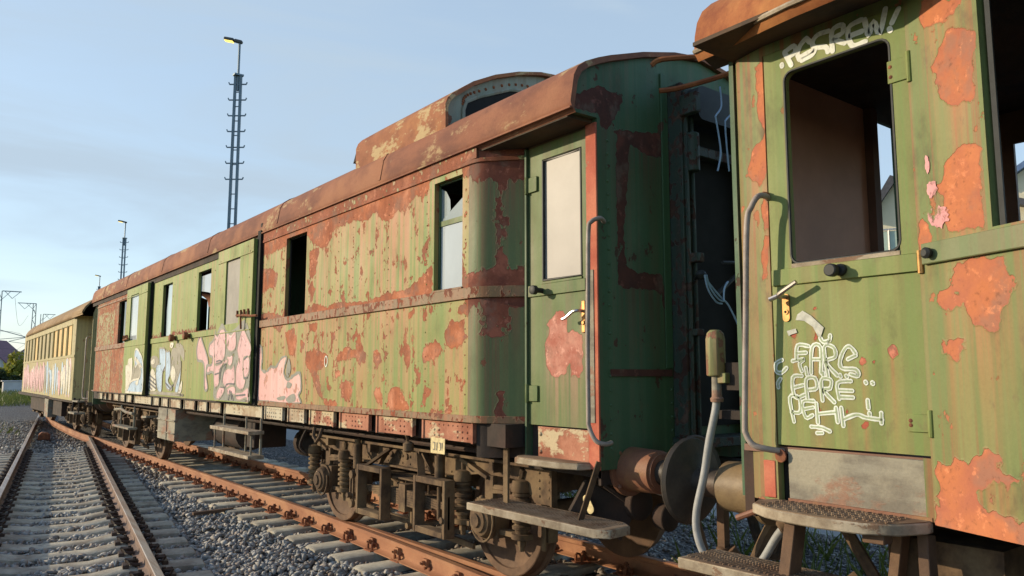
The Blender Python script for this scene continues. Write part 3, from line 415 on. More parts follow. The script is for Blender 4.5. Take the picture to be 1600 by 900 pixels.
def leafmat(name,a,b):
    t=NT(name); n=t.noise(1.1,3,.5); r=t.n('ShaderNodeObjectInfo').outputs['Random']
    g=t.n('ShaderNodeNewGeometry').outputs['Random Per Island']
    c=t.mix(t.ramp(g,.1,.9),a,b); c=t.mix(t.math('MULTIPLY',t.ramp(n,.4,.65),.5),c,tuple(x*.55 for x in a))
    t.bs.inputs['Transmission Weight'].default_value=0
    m=t.fin(c,.55,0,.3)
    tr=t.n('ShaderNodeBsdfTranslucent'); t.l(c,tr.inputs[0]); mx=t.n('ShaderNodeMixShader'); mx.inputs[0].default_value=.35
    t.l(t.bs.outputs[0],mx.inputs[1]); t.l(tr.outputs[0],mx.inputs[2]); t.l(mx.outputs[0],t.out.inputs[0]); return m
M['leaf']=leafmat('green leaves',(.07,.11,.02),(.13,.16,.035))
M['leafyel']=leafmat('yellow green leaves',(.20,.22,.03),(.30,.28,.045))
M['leafdark']=leafmat('dark green leaves',(.022,.036,.012),(.04,.055,.018))
M['grassblade']=leafmat('grass blades',(.075,.11,.02),(.12,.14,.03))
def stonemat():
    t=NT('ballast stone'); g=t.n('ShaderNodeNewGeometry').outputs['Random Per Island']
    c=t.mix(t.ramp(g,.0,1,False),(.165,.162,.16),(.45,.43,.395)); w=t.math('FRACT',t.math('MULTIPLY',g,17.3)); c=t.mix(t.math('MULTIPLY',t.ramp(w,.72,.95),.6),c,(.25,.17,.12))
    ps=t.n('ShaderNodeSeparateXYZ'); t.l(t.obj(),ps.inputs[0]); k=t.math('SUBTRACT',1.0,t.ramp(t.math('ABSOLUTE',t.math('SUBTRACT',ps.outputs[0],4.9)),.75,1.35)); c=t.mix(t.math('MULTIPLY',k,.5),c,(.16,.095,.055)); n=t.noise(45,4,.6); c=t.mix(.3,c,t.mix(n,(.2,.2,.2),(.8,.8,.8)),'OVERLAY'); t.bump(n,.5,.004); return t.fin(c,.85,0,.3)
M['stone']=stonemat()
def bedmat():
    t=NT('ballast bed'); v=t.voro(21,out='Color'); d=t.voro(21); sep=t.n('ShaderNodeSeparateColor'); t.l(v,sep.inputs[0])
    c=t.mix(sep.outputs[0],(.10,.10,.105),(.30,.29,.28)); c=t.mix(t.math('MULTIPLY',t.ramp(sep.outputs[1],.7,.95),.5),c,(.20,.13,.09)); 
    c=t.mix(t.ramp(d,.25,.75),c,(.03,.03,.032)); big=t.noise(.7,4,.6); c=t.mix(t.math('MULTIPLY',t.ramp(big,.5,.7),.35),c,(.12,.09,.06))
    t.bump(t.math('SUBTRACT',1.0,d),1.0,.035); return t.fin(c,.9,0,.2)
M['bed']=bedmat()
def groundmat():
    t=NT('ground'); n=t.noise(.25,6,.6); n2=t.noise(3,6,.65); n3=t.noise(26,4,.6)
    c=t.mix(t.ramp(n2,.35,.65),(.045,.065,.018),(.09,.11,.03)); c=t.mix(t.math('MULTIPLY',t.ramp(n,.52,.62),.7),c,(.13,.105,.07)); c=t.mix(.5,c,t.mix(n3,(.2,.2,.2),(.8,.8,.8)),'OVERLAY'); t.bump(t.math('ADD',n2,n3),.8,.05); return t.fin(c,.95,0,.1)
M['ground']=groundmat()
M['path']=plain('grey gravel path',(.27,.27,.26),.95,.16,16,.6,bd=.01)
M['pinkdab']=spray('thin pink spray dab',(.60,.27,.28),(.50,.62),.6,.5)
# ------------------------------------------------------------------ ground, track
def gridmesh(xs,ys,fz):
    mb=MB(); nx=len(xs); mb.v=[(x,y,fz(x,y)) for y in ys for x in xs]; mb.a=[0]*len(mb.v)
    mb.f=[(j*nx+i,j*nx+i+1,(j+1)*nx+i+1,(j+1)*nx+i) for j in range(len(ys)-1) for i in range(nx-1)]; return mb
def nz(x,y,s=1.0,o=0): return mnoise.noise(Vector((x*s+o,y*s+o*2,o)))
mb=gridmesh([-900,-300,-100,-40,-20,-10,-5,0,5,10,20,40,100,300,900],[-900,-100,-20,-5,5,20,40,60,90,140,250,500,1200],lambda x,y:-.42-(0.0 if abs(x)<100 else .2))
tag(mb.build('ground',M['ground'],smooth=0,fixn=False),kind='structure')
def bedz(x,y):
    e=max(0,abs(x-(3.2+.02*y))-5.6); return -.25+.022*nz(x,y,3.1)+.014*nz(x,y,9,5)-min(.25,e*.14)
mb=gridmesh(lin(-5,9.4,.12),lin(-5,30,.12),bedz)
tag(mb.build('ballast_bed',M['bed'],fixn=False),kind='structure')
mb=gridmesh(lin(-1.2,9.0,.4),lin(30,170,1.0),lambda x,y:-.24-min(.25,max(0,abs(x-4.2)-4.0)*.2)+.03*nz(x,y,1.3)); mb.v=[(x+.129*max(0,y-30),y,z) for x,y,z in mb.v]
tag(mb.build('ballast_bed',M['bed'],fixn=False),kind='structure')
mb=gridmesh(lin(9.0,15.5,.8),lin(-30,70,2),lambda x,y:-.32); tag(mb.build('gravel_path',M['path'],fixn=False),kind='structure')
# rails
RP=[(-.075,-.172),(.075,-.172),(.075,-.162),(.022,-.148),(.010,-.135),(.010,-.05),(.036,-.038),(.036,-.006),(.030,0),(-.030,0),(-.036,-.006),(-.036,-.038),(-.010,-.05),(-.010,-.135),(-.022,-.148),(-.075,-.162)]
def rail(name,pts,mat,label,group=None,bolts=None,cat='rail'):
    P=[Vector((p[0],p[1])) for p in pts]; mb=MB(); n=len(RP); vs=[];fs=[]
    for i,p in enumerate(P):
        d=(P[min(i+1,len(P)-1)]-P[max(0,i-1)]).normalized(); s=Vector((d.y,-d.x))
        for a,z in RP: q=p+s*a; vs.append((q.x,q.y,z))
    for i in range(len(P)-1):
        for k in range(n): fs.append((i*n+k,i*n+(k+1)%n,(i+1)*n+(k+1)%n,(i+1)*n+k))
    fs.append(tuple(reversed(range(n)))); fs.append(tuple(range((len(P)-1)*n,len(P)*n))); mb.add(vs,fs)
    if bolts:
        for (x,y) in bolts:
            mb.box(x-.05,x-.008,y-.035,y+.035,-.115,-.045); mb.cyl((x-.05,y,-.08),(x-.085,y,-.08),.022,n=6); mb.cyl((x-.05,y,-.08),(x-.105,y,-.08),.012,n=6)
    o=mb.build(name,mat,smooth=35); tag(o,label,cat,group); return o
def spl(pts,k=8): return smoothline(pts,k)
LX=lambda y:1.123+.1290*(y-13.74)   # outer rail of the diverging track
RX=lambda y:1.79+.1300*(y-7.24)
rail('track_rail',[(LX(y),y) for y in lin(-6,39,3)]+[(LX(39)+.129*(y-39),y) for y in lin(42,170,8)],M['rail_used'],'long silvery brown rail at the far left of the picture','rails')
rail('track_rail',[(RX(y),y) for y in lin(-6,25.2,1.6)],M['rail_used'],'brown rail with shiny edge running up the middle of the gravel to the crossing','rails')
stock=spl([(3.15,-4),(3.62,0),(3.85,3),(3.985,5.3),(4.05,6.4),(4.125,8.3),(4.165,10.5),(4.185,14),(4.185,20),(4.185,24.6)],6)
rail('track_rail',stock,M['rail'],'orange rusty rail with bolted blocks, nearest to the coaches','rails',bolts=[(np.interp(y,[p[1] for p in stock],[p[0] for p in stock]),y) for y in (8.35,7.75,7.15,6.55,5.95,5.35,4.75,4.15)])
rail('switch_blade',[(4.205,8.9),(4.205,6),(4.205,3),(4.2,0),(4.2,-6)],M['rail'],'orange rusty switch blade lying against the nearest coach rail under the front wheel',cat='rail')
rail('track_rail',spl([(4.185,24.75),(4.11,26.1),(4.2,30),(4.42,35),(4.72,39.5)],6),M['rail'],'short curved rusty rail beyond the crossing joining the left rail','rails')
rail('track_rail',spl([(5.62,-6),(5.62,10),(5.62,20),(5.63,26),(5.75,32),(6.15,39)],5)+[(6.15+.129*(y-39),y) for y in lin(45,170,8)],M['rail'],'orange rusty rail on the far side beneath the coaches','rails')
for dx,lb in ((-9.4,'rail of the empty track far left behind the grass, left of the pair'),(-7.95,'rail of the empty track far left behind the grass, right of the pair')):
    rail('track_rail',[(dx+16+.06*(y-100)-.0006*(y-100)**2*0,y) for y in lin(70,400,15)],M['rail_used'],lb,'rails')
# grooved check plate lump beside the left rail
mb=MB(); mb.prism([(0,-.2),(.34,-.2),(.33,-.06),(.26,0),(.10,.02),(.02,-.05)],'y',0,.5); o=mb.build('track_lubricator',M['clip'],bevel=.02); o.location=(LX(27.5)+.16,27.2,0); o.rotation_euler.z=-.13; tag(o,'dark rusty hump shaped iron beside the left rail','rail iron')
# sleepers
def sleeper_mesh(kind):
    mb=MB(); 
    if kind=='waisted':
        prof=[(-1.3,-.20),(-1.28,-.178),(-.95,-.172),(-.55,-.172),(-.28,-.212),(.28,-.212),(.55,-.172),(.95,-.172),(1.28,-.178),(1.3,-.20)]
    else: prof=[(-1.3,-.19),(-1.27,-.175),(1.27,-.175),(1.3,-.19)]
    vs=[];n=len(prof)
    for x,z in prof: 
        w=.135 if kind=='waisted' else .135
        vs+=[(x,-w-.03,-.40),(x,-w,z-.015),(x,-w+.03,z),(x,w-.03,z),(x,w,z-.015),(x,w+.03,-.40)]
    fs=[]
    for i in range(n-1):
        for k in range(5): fs.append((i*6+k,i*6+k+1,(i+1)*6+k+1,(i+1)*6+k))
    fs.append(tuple(range(6))); fs.append(tuple(reversed(range((n-1)*6,n*6)))); mb.add(vs,fs)
    return mb.build('concrete_sleeper',M['concrete'],bevel=0,smooth=30)
def clip_w(side,x):
    # W-shaped spring clip with bolt, on one side of a rail at local x
    mb=MB(); s=side; 
    mb.box(x+s*.065-.03,x+s*.065+.03,-.05,.05,-.172,-.150)
    pts=[(x+s*.055,-.075,-.145),(x+s*.14,-.085,-.125),(x+s*.175,-.045,-.105),(x+s*.10,-.02,-.105),(x+s*.10,.02,-.105),(x+s*.175,.045,-.105),(x+s*.14,.085,-.125),(x+s*.055,.075,-.145)]
    mb.tube(pts,.016,6); mb.cyl((x+s*.10,0,-.165),(x+s*.10,0,-.075),.019,n=6); mb.cyl((x+s*.10,0,-.112),(x+s*.10,0,-.098),.034,n=8); mb.box(x+s*.15,x+s*.205,-.075,.075,-.178,-.135); return mb
def clip_k(side,x):
    mb=MB(); s=side
    mb.box(min(x,x+s*.19),max(x,x+s*.19),-.08,.08,-.176,-.160); 
    mb.box(x+s*.07-.012,x+s*.07+.012,-.06,.06,-.16,-.12)
    for y in (-.045,.045):
        mb.tube([(x+s*.09,y-.03,-.15),(x+s*.11,y-.01,-.10),(x+s*.135,y,-.092),(x+s*.15,y+.01,-.115),(x+s*.155,y,-.155)],.013,6)
        mb.cyl((x+s*.15,y,-.17),(x+s*.15,y,-.105),.014,n=6)
    mb.cyl((x+s*.085,0,-.15),(x+s*.085,0,-.065),.018,n=6); mb.cyl((x+s*.085,0,-.10),(x+s*.085,0,-.082),.030,n=6); return mb
protoL=sleeper_mesh('waisted'); 
for sd,x in ((-1,-.75),(1,-.75),(-1,.75),(1,.75)): clip_w(sd,x).build('rail_clip',M['clipdark'],protoL,smooth=50)
protoT=sleeper_mesh('flat')
for sd,x in ((-1,-.72),(1,-.72),(-1,.70)): clip_k(sd,x).build('rail_fastening',M['clip'],protoT,smooth=50)
def put(proto,first,x,y,rz,label,group,sx=1.0):
    o=proto if first else copy_tree(proto)
    o.location=(x,y,random.uniform(-.004,.004)); o.rotation_euler.z=rz+random.uniform(-.008,.008)
    return tag(o,label,'sleeper',group)
SLEEP=[]
y=-1.0;i=0
while y<22.5:
    cx=(LX(y)+RX(y))/2; put(protoL,i==0,cx,y,-.129,'waisted grey concrete sleeper under the empty left track','waisted sleepers of the left track'); SLEEP.append((cx,y,-.129,1.3,.155)); y+=.60; i+=1
y=-1.2;i=0
while y<23:
    sh=0.0 if y<15 else .40
    o=put(protoT,i==0,4.905+sh,y,0,'flat pale concrete sleeper with rusty plates under the coaches','flat sleepers under the coaches'); SLEEP.append((4.905+sh,y,0,1.3,.15)); y+=.595; i+=1
    if sh: 
        for c in o.children: c.matrix_parent_inverse=Matrix.Translation((-sh,0,0))@c.matrix_parent_inverse
y=-1.0;i=0
while y<14:
    pass; break
# loose ballast stones, far too many to count
def ico():
    bm=bmesh.new(); bmesh.ops.create_icosphere(bm,subdivisions=1,radius=1); v=np.array([q.co[:] for q in bm.verts]); f=np.array([[q.index for q in p.verts] for p in bm.faces]); bm.free(); return v,f
def stones(name,regions):
    shapes=[]
    for k in range(16):
        q=RNG.normal(size=(11,3)); q/=np.linalg.norm(q,axis=1)[:,None]; q*=np.array([1,.8,.62])*RNG.uniform(.75,1.2,size=3)
        bm=bmesh.new(); [bm.verts.new(p) for p in q]; r=bmesh.ops.convex_hull(bm,input=bm.verts); bmesh.ops.delete(bm,geom=[g for g in set(r['geom_interior']) if isinstance(g,bmesh.types.BMVert)],context='VERTS') if r['geom_interior'] else None
        bmesh.ops.triangulate(bm,faces=bm.faces); bm.verts.index_update(); shapes.append((np.array([v.co[:] for v in bm.verts]),np.array([[v.index for v in f.verts] for f in bm.faces]))); bm.free()
    vs=[];fs=[];base=0
    for (x0,x1,y0,y1,dens,smin,smax,cond) in regions:
        n=int((x1-x0)*(y1-y0)*dens); X=RNG.uniform(x0,x1,n); Y=RNG.uniform(y0,y1,n); S=RNG.uniform(smin,smax,n)
        keep=np.array([cond(x,y) for x,y in zip(X,Y)])
        for (cx,cy,rz,hl,hw) in SLEEP:
            dx=X-cx;dy=Y-cy; u=dx*math.cos(rz)+dy*math.sin(rz); v=-dx*math.sin(rz)+dy*math.cos(rz)
            keep&=~((abs(u)<hl-.03)&(abs(v)<hw+.012)&(RNG.random(n)>.03))
        X=X[keep];Y=Y[keep];S=S[keep]
        for x,y,s in zip(X,Y,S):
            (W,Fc)=shapes[RNG.integers(16)]; a=RNG.uniform(0,6.28,3); ca,sa=np.cos(a),np.sin(a)
            Rz=np.array([[ca[0],-sa[0],0],[sa[0],ca[0],0],[0,0,1]]); Rx=np.array([[1,0,0],[0,ca[1],-sa[1]],[0,sa[1],ca[1]]])
            vs.append((W*s)@(Rz@Rx).T+[x,y,bedz(x,y)+s*RNG.uniform(.15,.8)]); fs.append(Fc+base); base+=len(W)
    vs=np.concatenate(vs);fs=np.concatenate(fs)
    me=bpy.data.meshes.new(name); me.vertices.add(len(vs)); me.vertices.foreach_set('co',vs.astype(np.float32).ravel()); me.loops.add(fs.size); me.loops.foreach_set('vertex_index',fs.astype(np.int32).ravel()); me.polygons.add(len(fs)); me.polygons.foreach_set('loop_start',np.arange(0,fs.size,3,dtype=np.int32)); me.polygons.foreach_set('loop_total',np.full(len(fs),3,dtype=np.int32)); me.update(calc_edges=True); me.validate()
    o=bpy.data.objects.new(name,me); COL.objects.link(o); me.materials.append(M['stone']); return o
okv=lambda x,y: x>-.3+.03*y-0.6 and abs(x-LX(y))>.06 and abs(x-RX(y))>.06
o=stones('gravel',[(-.6,3.9,3.6,9,520,.022,.052,okv),(-.2,4.1,9,14,380,.023,.052,okv),(.4,4.1,14,24,210,.025,.055,okv),(4.3,5.6,3,14,240,.022,.048,lambda x,y:True),(5.7,9,3,14,110,.02,.042,lambda x,y:True),(2,4.6,24,40,60,.03,.05,lambda x,y:True),(-.5,2.2,14,34,60,.025,.045,lambda x,y:x<LX(y)-.05)])
tag(o,'loose grey ballast stones between and around the rails','gravel',kind='stuff')
# a slab and iron bar lying by the sleepers
mb=MB(); mb.box(-.28,.28,-.035,.035,-.2,-.16); o=mb.build('steel_bar',M['wheel'],bevel=.005); o.location=(3.45,11.3,0); o.rotation_euler.z=.08; tag(o,'flat rusty bar lying on the ballast between sleeper ends','iron bar')
# ------------------------------------------------------------------ bogie (part of a coach, with sub-parts)
def bogie(root,cy,cx=4.905,full=True):
    f=MB(); subs=[]
    def V(s,o,v,z): return (cx+s*o,cy+v,z)
    for s in ((-1,1) if full else (-1,)):
        pts=[(-2.42,.99),(2.0,.99),(2.0,.86),(1.35,.84),(.95,.80),(-1.05,.80),(-1.5,.86),(-2.05,.86),(-2.2,.70),(-2.42,.70)]
        f.prism([(cy+a,z) for a,z in pts],'x',cx+s*.905,cx+s*.93)
        f.box(cx+s*.93-.09,cx+s*.93+.09,cy-2.44,cy+2.02,.985,1.01)
        f.box(cx+s*.93-.06,cx+s*.93+.06,cy-1.1,cy+1.0,.785,.803)
        for v in np.arange(-2.3,1.95,.125):
            f.dome(V(s,.93,v,.965),(s,0,0),.013,a=0)
        for v in np.arange(-1.0,.95,.15): f.dome(V(s,.93,v,.83),(s,0,0),.013,a=0)
        for v in (-.25,-.1,.05,.2): 
            f.dome(V(s,.93,v,.90),(s,0,0),.018,a=0); f.cyl(V(s,.93,v+.07,.90),V(s,.945,v+.07,.90),.03,n=10)
        for z in (.76,.82,.88,.94): 
            f.dome(V(s,.93,-2.38,z),(s,0,0),.014,a=0); f.dome(V(s,.93,-2.26,z),(s,0,0),.014,a=0)
        f.box(cx+s*.93-.03,cx+s*.93+.03,cy-2.44,cy-2.42,.70,.99)
        # small brackets along the flange
        for v in (-1.75,-.55,.45,1.5): f.box(cx+s*.93,cx+s*.93+s*.10,cy+v-.03,cy+v+.03,.90,.985)
        # diagonal struts down to the hoops
        f.bar(V(s,1.0,-.55,.97),V(s,1.13,-.80,.78),.07,.025); f.bar(V(s,1.0,-.80,.80),V(s,1.0,-.62,.97),.05,.02)
        f.bar(V(s,1.0,.02,.97),V(s,1.13,.30,.78),.07,.025); f.bar(V(s,1.0,.25,.80),V(s,1.0,.05,.97),.05,.02)
        # light service frame above the leaf spring
        for a,b in (((-.72,.70),(.12,.70)),((-.72,.70),(-.72,.60)),((.12,.70),(.12,.60)),((-.3,.70),(-.3,.60)),((-.3,.60),(.12,.70))):
            f.tube([V(s,1.0,*a),V(s,1.0,*b)],.012,5)
        f.bar(V(s,1.0,-.72,.705),V(s,1.0,.12,.705),.10,.015)
        # lower pull rod between the axle boxes
        f.bar(V(s,.92,1.35,.33),V(s,.92,-1.35,.22),.03,.05)
        f.box(cx+s*.92-.04,cx+s*.92+.04,cy-.34,cy-.28,.24,.46); f.cyl(V(s,.88,-.31,.25),V(s,1.0,-.31,.25),.03,n=8)
    # cross members
    for v in (-2.35,-.55,.55,1.95): f.box(cx-.9,cx+.9,cy+v-.05,cy+v+.05,.80,.95)
    f.box(cx-.9,cx+.9,cy-.25,cy+.25,.55,.72)
    bo=f.build('bogie',M['bogie'],root,smooth=35)
    for ax in (-1.62,1.62):
        a=MB(); a.cyl((cx-1.0,cy+ax,.5),(cx+1.0,cy+ax,.5),.085,n=14); a.build('axle',M['wheel'],bo)
        for s in (-1,1):
            w=MB(); x0=cx+s*.715
            w.lathe((x0,cy+ax,.5),(s,0,0),[(-.085,.505),(-.078,.53),(-.05,.53),(-.035,.503),(.05,.498),(.055,.49),(.055,.43),(.035,.425),(.02,.40),(.005,.30),(.02,.18),(.05,.13),(.085,.12),(.085,.09)],n=56)
            wo=w.build('wheel',M['wheel'],bo,smooth=30)
    for s in ((-1,1) if full else (-1,)):
        for ax in (-1.62,1.62):
            b=MB(); x=cx+s*.86; y=cy+ax
            b.lathe((x,y,.5),(s,0,0),[(0,.16),(.14,.165),(.15,.15),(.16,.15),(.20,.13),(.215,.10),(.225,.10),(.235,.06),(.25,.055),(.25,.03)],n=20)
            b.box(min(x,x+s*.12),max(x,x+s*.12),y-.15,y+.15,.36,.66)
            b.tube([(x+s*.17,y+.16*math.cos(t),.5+.18*math.sin(t)) for t in [R(q) for q in range(-200,21,20)]],.012,6)
            b.box(x+s*.02,x+s*.10,y-.50,y+.50,.395,.435); b.dome((x+s*.17,y-.0,.68),(0,0,1),.03,a=0)
            b.build('axle_box',M['bogie'],bo,smooth=35)
            # guide arms : sloping arm over the box, curved horn the other side
            g=MB()
            g.box(x+s*.05,x+s*.10,y-.06,y+.06,.62,.86)
            g.bar((x+s*.075,y+.0,.84),(x+s*.075,y+.42,.965),.10,.035)
            g.bar((x+s*.075,y-.05,.74),(x+s*.075,y-.30,.76),.05,.05); g.tube([(x+s*.075,y-.06,.76),(x+s*.075,y-.25,.765),(x+s*.075,y-.40,.83),(x+s*.075,y-.44,.95)],.032,6)
            g.build('guide_arm',M['bogie'],bo,bevel=.004)
            for dv in (-.42,.42):
                c=MB(); yy_=y+dv; xx=x+s*.075
                pr=[(0,.05)]
                for k in range(6):
                    z=.03+k*.052; pr+=[(z,.058),(z+.008,.078),(z+.030,.078),(z+.040,.058)]
                pr+=[(.345,.05)]
                c.lathe((xx,yy_,.44),(0,0,1),pr,n=16); c.lathe((xx,yy_,.77),(0,0,1),[(0,.085),(.03,.09),(.09,.075),(.10,.03)],n=14); c.cyl((xx,yy_,.30),(xx,yy_,.99),.022,n=8); c.cyl((xx,yy_,.40),(xx,yy_,.44),.085,n=14); c.cyl((xx,yy_,.34),(xx,yy_,.38),.035,n=6)
                c.build('coil_spring',M['bogie'],bo,smooth=45)
            # brake shoe and hanger
            sg=-1 if ax>0 else 1
            for q in (-1,1):
                yb=y+q*.53; k=MB()
                k.box(cx+s*.715-.05,cx+s*.715+.05,yb-.03,yb+.03,.36,.66); k.box(cx+s*.715+s*.07,cx+s*.715+s*.09,yb-.025,yb+.025,.30,.95)
                k.build('brake_shoe',M['bogie'],bo,bevel=.006)
            p=MB(); dv=-.62*sg if ax<0 else -.62
            pv=cy+ax+(.62 if ax<0 else -.98)
            p.cyl((cx+s*1.06,pv,.72),(cx+s*1.06,pv,.98),.048,n=14); p.cyl((cx+s*1.06,pv,.98),(cx+s*1.06,pv,1.03),.03,n=10); p.cyl((cx+s*1.06,pv,.42),(cx+s*1.06,pv,.73),.024,n=10)
            p.build('damper',M['bogie'],bo,smooth=45)
            lk=MB(); lv=cy+(-1.22 if ax<0 else .62); xx=cx+s*1.13
            for q in (-.03,.03): lk.box(xx-.012,xx+.012,lv+q-.012,lv+q+.012,.36,.66)
            lk.cyl((xx-.02,lv,.36),(xx+.02,lv,.36),.045,n=12); lk.cyl((xx-.02,lv,.66),(xx+.02,lv,.66),.045,n=12); lk.cyl((xx-.06,lv,.45),(xx+.03,lv,.45),.03,n=8); lk.build('spring_link',M['bogie'],bo,bevel=.003)
        for v0,v1 in ((-.09,.42),(-1.24,-.74)):
            h=MB(); x=cx+s*1.12; a,b=cy+v0,cy+v1
            for (p0,p1) in (((a,.29),(a,.79)),((b,.29),(b,.79))): h.box(x-.055,x+.055,p0[0]-.022,p0[0]+.022,.29,.79)
            h.box(x-.055,x+.055,a+.022,b-.022,.735,.79); h.box(x-.055,x+.055,a+.022,b-.022,.29,.345)
            h.build('spring_hoop',M['bogie'],bo,bevel=.006)
        l=MB()
        for k in range(7):
            hw=.92-.10*k; z=.60-.022*k
            pts=[(cx+s*1.02,cy-.35+hw*t,z-.055*(abs(t)*hw/.92)**1.6*1.0) for t in np.linspace(-1,1,9)]
            for i in range(8): l.bar(pts[i],pts[i+1],.09,.019)
        l.box(cx+s*1.02-.06,cx+s*1.02+.06,cy-.41,cy-.29,.40,.66)
        l.build('leaf_spring',M['bogie'],bo)
    return bo
# ------------------------------------------------------------------ coach ends: buffers
def buffer(root,x,y,sg,matb,matd,r=.27):
    """sg: direction (+1 away, -1 near) in which the buffer points"""
    b=MB(); b.lathe((x,y,1.05),(0,sg,0),[(0,.19),(.03,.19),(.03,.155),(.30,.145),(.305,.125),(.32,.125)],n=28); 
    for a in range(4): 
        t=R(45+90*a); b.dome((x+.165*math.cos(t),y+sg*.03,1.05+.165*math.sin(t)),(0,sg,0),.022,a=0)
    bo=b.build('buffer',matb,root,smooth=35)
    p=MB(); p.lathe((x,y+sg*.32,1.05),(0,sg,0),[(0,.085),(.20,.085),(.22,.12),(.235,r*.75),(.25,r-.01),(.275,r),(.29,r-.01),(.30,r*.6),(.305,.05)],n=40); p.build('buffer_plate',matd,bo,smooth=35)
    return bo
def handrail_pts(x,y,z0,z1,out,side,ey):
    return smoothlist([(x+.03,y+ey,z1),(x-out*.6,y+ey*.6,z1+.005),(x-out,y,z1-.06),(x-out,y,z1-.2),(x-out,y,(z0+z1)/2),(x-out,y,z0+.2),(x-out,y,z0+.07),(x-out*.7,y+ey*.5,z0),(x+.03,y+ey,z0-.01)])
def smoothlist(P,n=5):
    P=[Vector(p) for p in P]; out=[]; m=len(P)
    for i in range(m-1):
        a,b,c,d=P[max(i-1,0)],P[i],P[i+1],P[min(i+2,m-1)]
        for k in range(n):
            t=k/n; out.append(.5*((2*b)+(c-a)*t+(2*a-5*b+4*c-d)*t*t+(3*b-a-3*c+d)*t**3))
    out.append(P[-1]); return out
def roofloft(mb,secs,th=.03,close=True):
    """secs: list of (y,[(x,z)...]); shell with thickness"""
    n=len(secs[0][1]); o=len(mb.v); vs=[]
    for y,p in secs:
        cx=sum(a for a,_ in p)/n
        vs+=[(a,y,z) for a,z in p]+[(cx+(a-cx)*(1-th/1.4),y,z-th) for a,z in p]
    fs=[]; m=2*n
    for i in range(len(secs)-1):
        for k in range(n-1):
            fs.append((i*m+k,i*m+k+1,(i+1)*m+k+1,(i+1)*m+k)); fs.append((i*m+n+k,(i+1)*m+n+k,(i+1)*m+n+k+1,i*m+n+k+1))
        for k in (0,n-1): fs.append((i*m+k,(i+1)*m+k,(i+1)*m+n+k,i*m+n+k))
    for i in (0,len(secs)-1):
        for k in range(n-1): fs.append((i*m+k,i*m+n+k,i*m+n+k+1,i*m+k+1))
    mb.add(vs,fs)
def mir(P,cx): return P+[(2*cx-a,z) for a,z in reversed(P[:-1] if abs(P[-1][0]-cx)<1e-6 else P)]
# ================================================================== the baggage coach in the middle
CX=4.94
mid=empty('railway_coach',(CX,12.9,0),'long rusty green baggage coach with roof lookout and pink and blue graffiti','railway coach','coaches of the old train')
def mp(X): return lambda u,v,l: (X-.0025-l,u,v)
riv=[5.14,5.75,6.45,7.20,7.55,8.30,9.10,9.7]
# --- near side wall with rounded corner
cor=[(3.5,9.82),(3.5,5.10)]
cor2=[(3.5,5.10),(3.501,5.05),(3.507,5.005),(3.520,4.965),(3.545,4.930),(3.768,4.685)]
E2=np.array([1,1])
def peelE(P,u,z):
    P2=P[:,1:3]; a=fld(P2,DATA['E'],.075)
    # the tapered corner: rust round belt and top
    t=P[:,1]<5.06
    zb=P[:,2]; k=np.maximum(.15-np.abs(zb-2.40),zb-3.27)/.12
    k=np.maximum(k,np.where((zb<2.3)&(zb>2.0),(.06-np.abs(P[:,0]-3.60))/.12,-1)); k=np.maximum(k,np.where((zb<1.6)|(zb>2.5),(.02-np.abs(P[:,0]-3.63))/.06,-1)*.75)
    a=np.where(t,1+np.clip(k,-1,1),a)
    rr=np.random.default_rng(3); ds=np.full(len(P2),9.0)
    for y in riv:
        for z in np.arange(1.45,3.4,.105):
            r=rr.uniform(-.012,.022)
            if r>0: ds=np.minimum(ds,np.hypot((P2[:,0]-y)*1.2,P2[:,1]-z)-r)
    a=np.where(t,a,np.maximum(a,1+np.clip(-ds/.05,-1,1)))
    return a
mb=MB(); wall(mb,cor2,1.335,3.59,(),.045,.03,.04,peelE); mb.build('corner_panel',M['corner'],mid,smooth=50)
mb=MB(); wall(mb,cor,1.335,3.59,[(.79,1.41,2.41,3.375),(4.19,4.63,2.41,3.375)],.045,.04,.04,peelE)
for y in np.arange(5.12,9.8,.001): pass
riv=[5.14,5.75,6.45,7.20,7.55,8.30,9.10,9.7]
for y in riv:
    for z in np.arange(1.45,3.4,.105):
        if abs(z-2.36)<.06 or (5.19<y<5.63 or 8.41<y<9.03) and z>2.4: continue
        mb.dome((3.5,y+random.uniform(-.004,.004),z),(-1,0,0),.0085,.005,5,a=1.0+random.uniform(-.6,.5))
mb.build('side_wall',M['side'],mid,smooth=25)
def ringwall(name,mat,off,z0,z1,t,y0=9.82,jag=0.0):
    m=MB(); d=off
    wall(m,[(3.5-d,y0),(3.5-d,5.10),(3.501-d,5.05-d*.1),(3.507-d*.95,5.005-d*.25),(3.520-d*.87,4.965-d*.5),(3.545-d*.78,4.930-d*.62),(3.768-d*.72,4.685-d*.69)],z0,z1,(),t,.10,.05); return m.build(name,mat,mid,bevel=.003)
ringwall('belt_rail',M['belt'],.022,2.322,2.412,.021)
ringwall('bottom_lip',M['belt'],.012,1.335,1.392,.0115)
ringwall('cornice_strip',M['letter'],.016,3.428,3.462,.0155)
mb=MB(); mb.box(3.478,3.56,9.835,9.90,3.56,3.70); mb.build('roof_bracket',M['darkframe'],mid,bevel=.004)
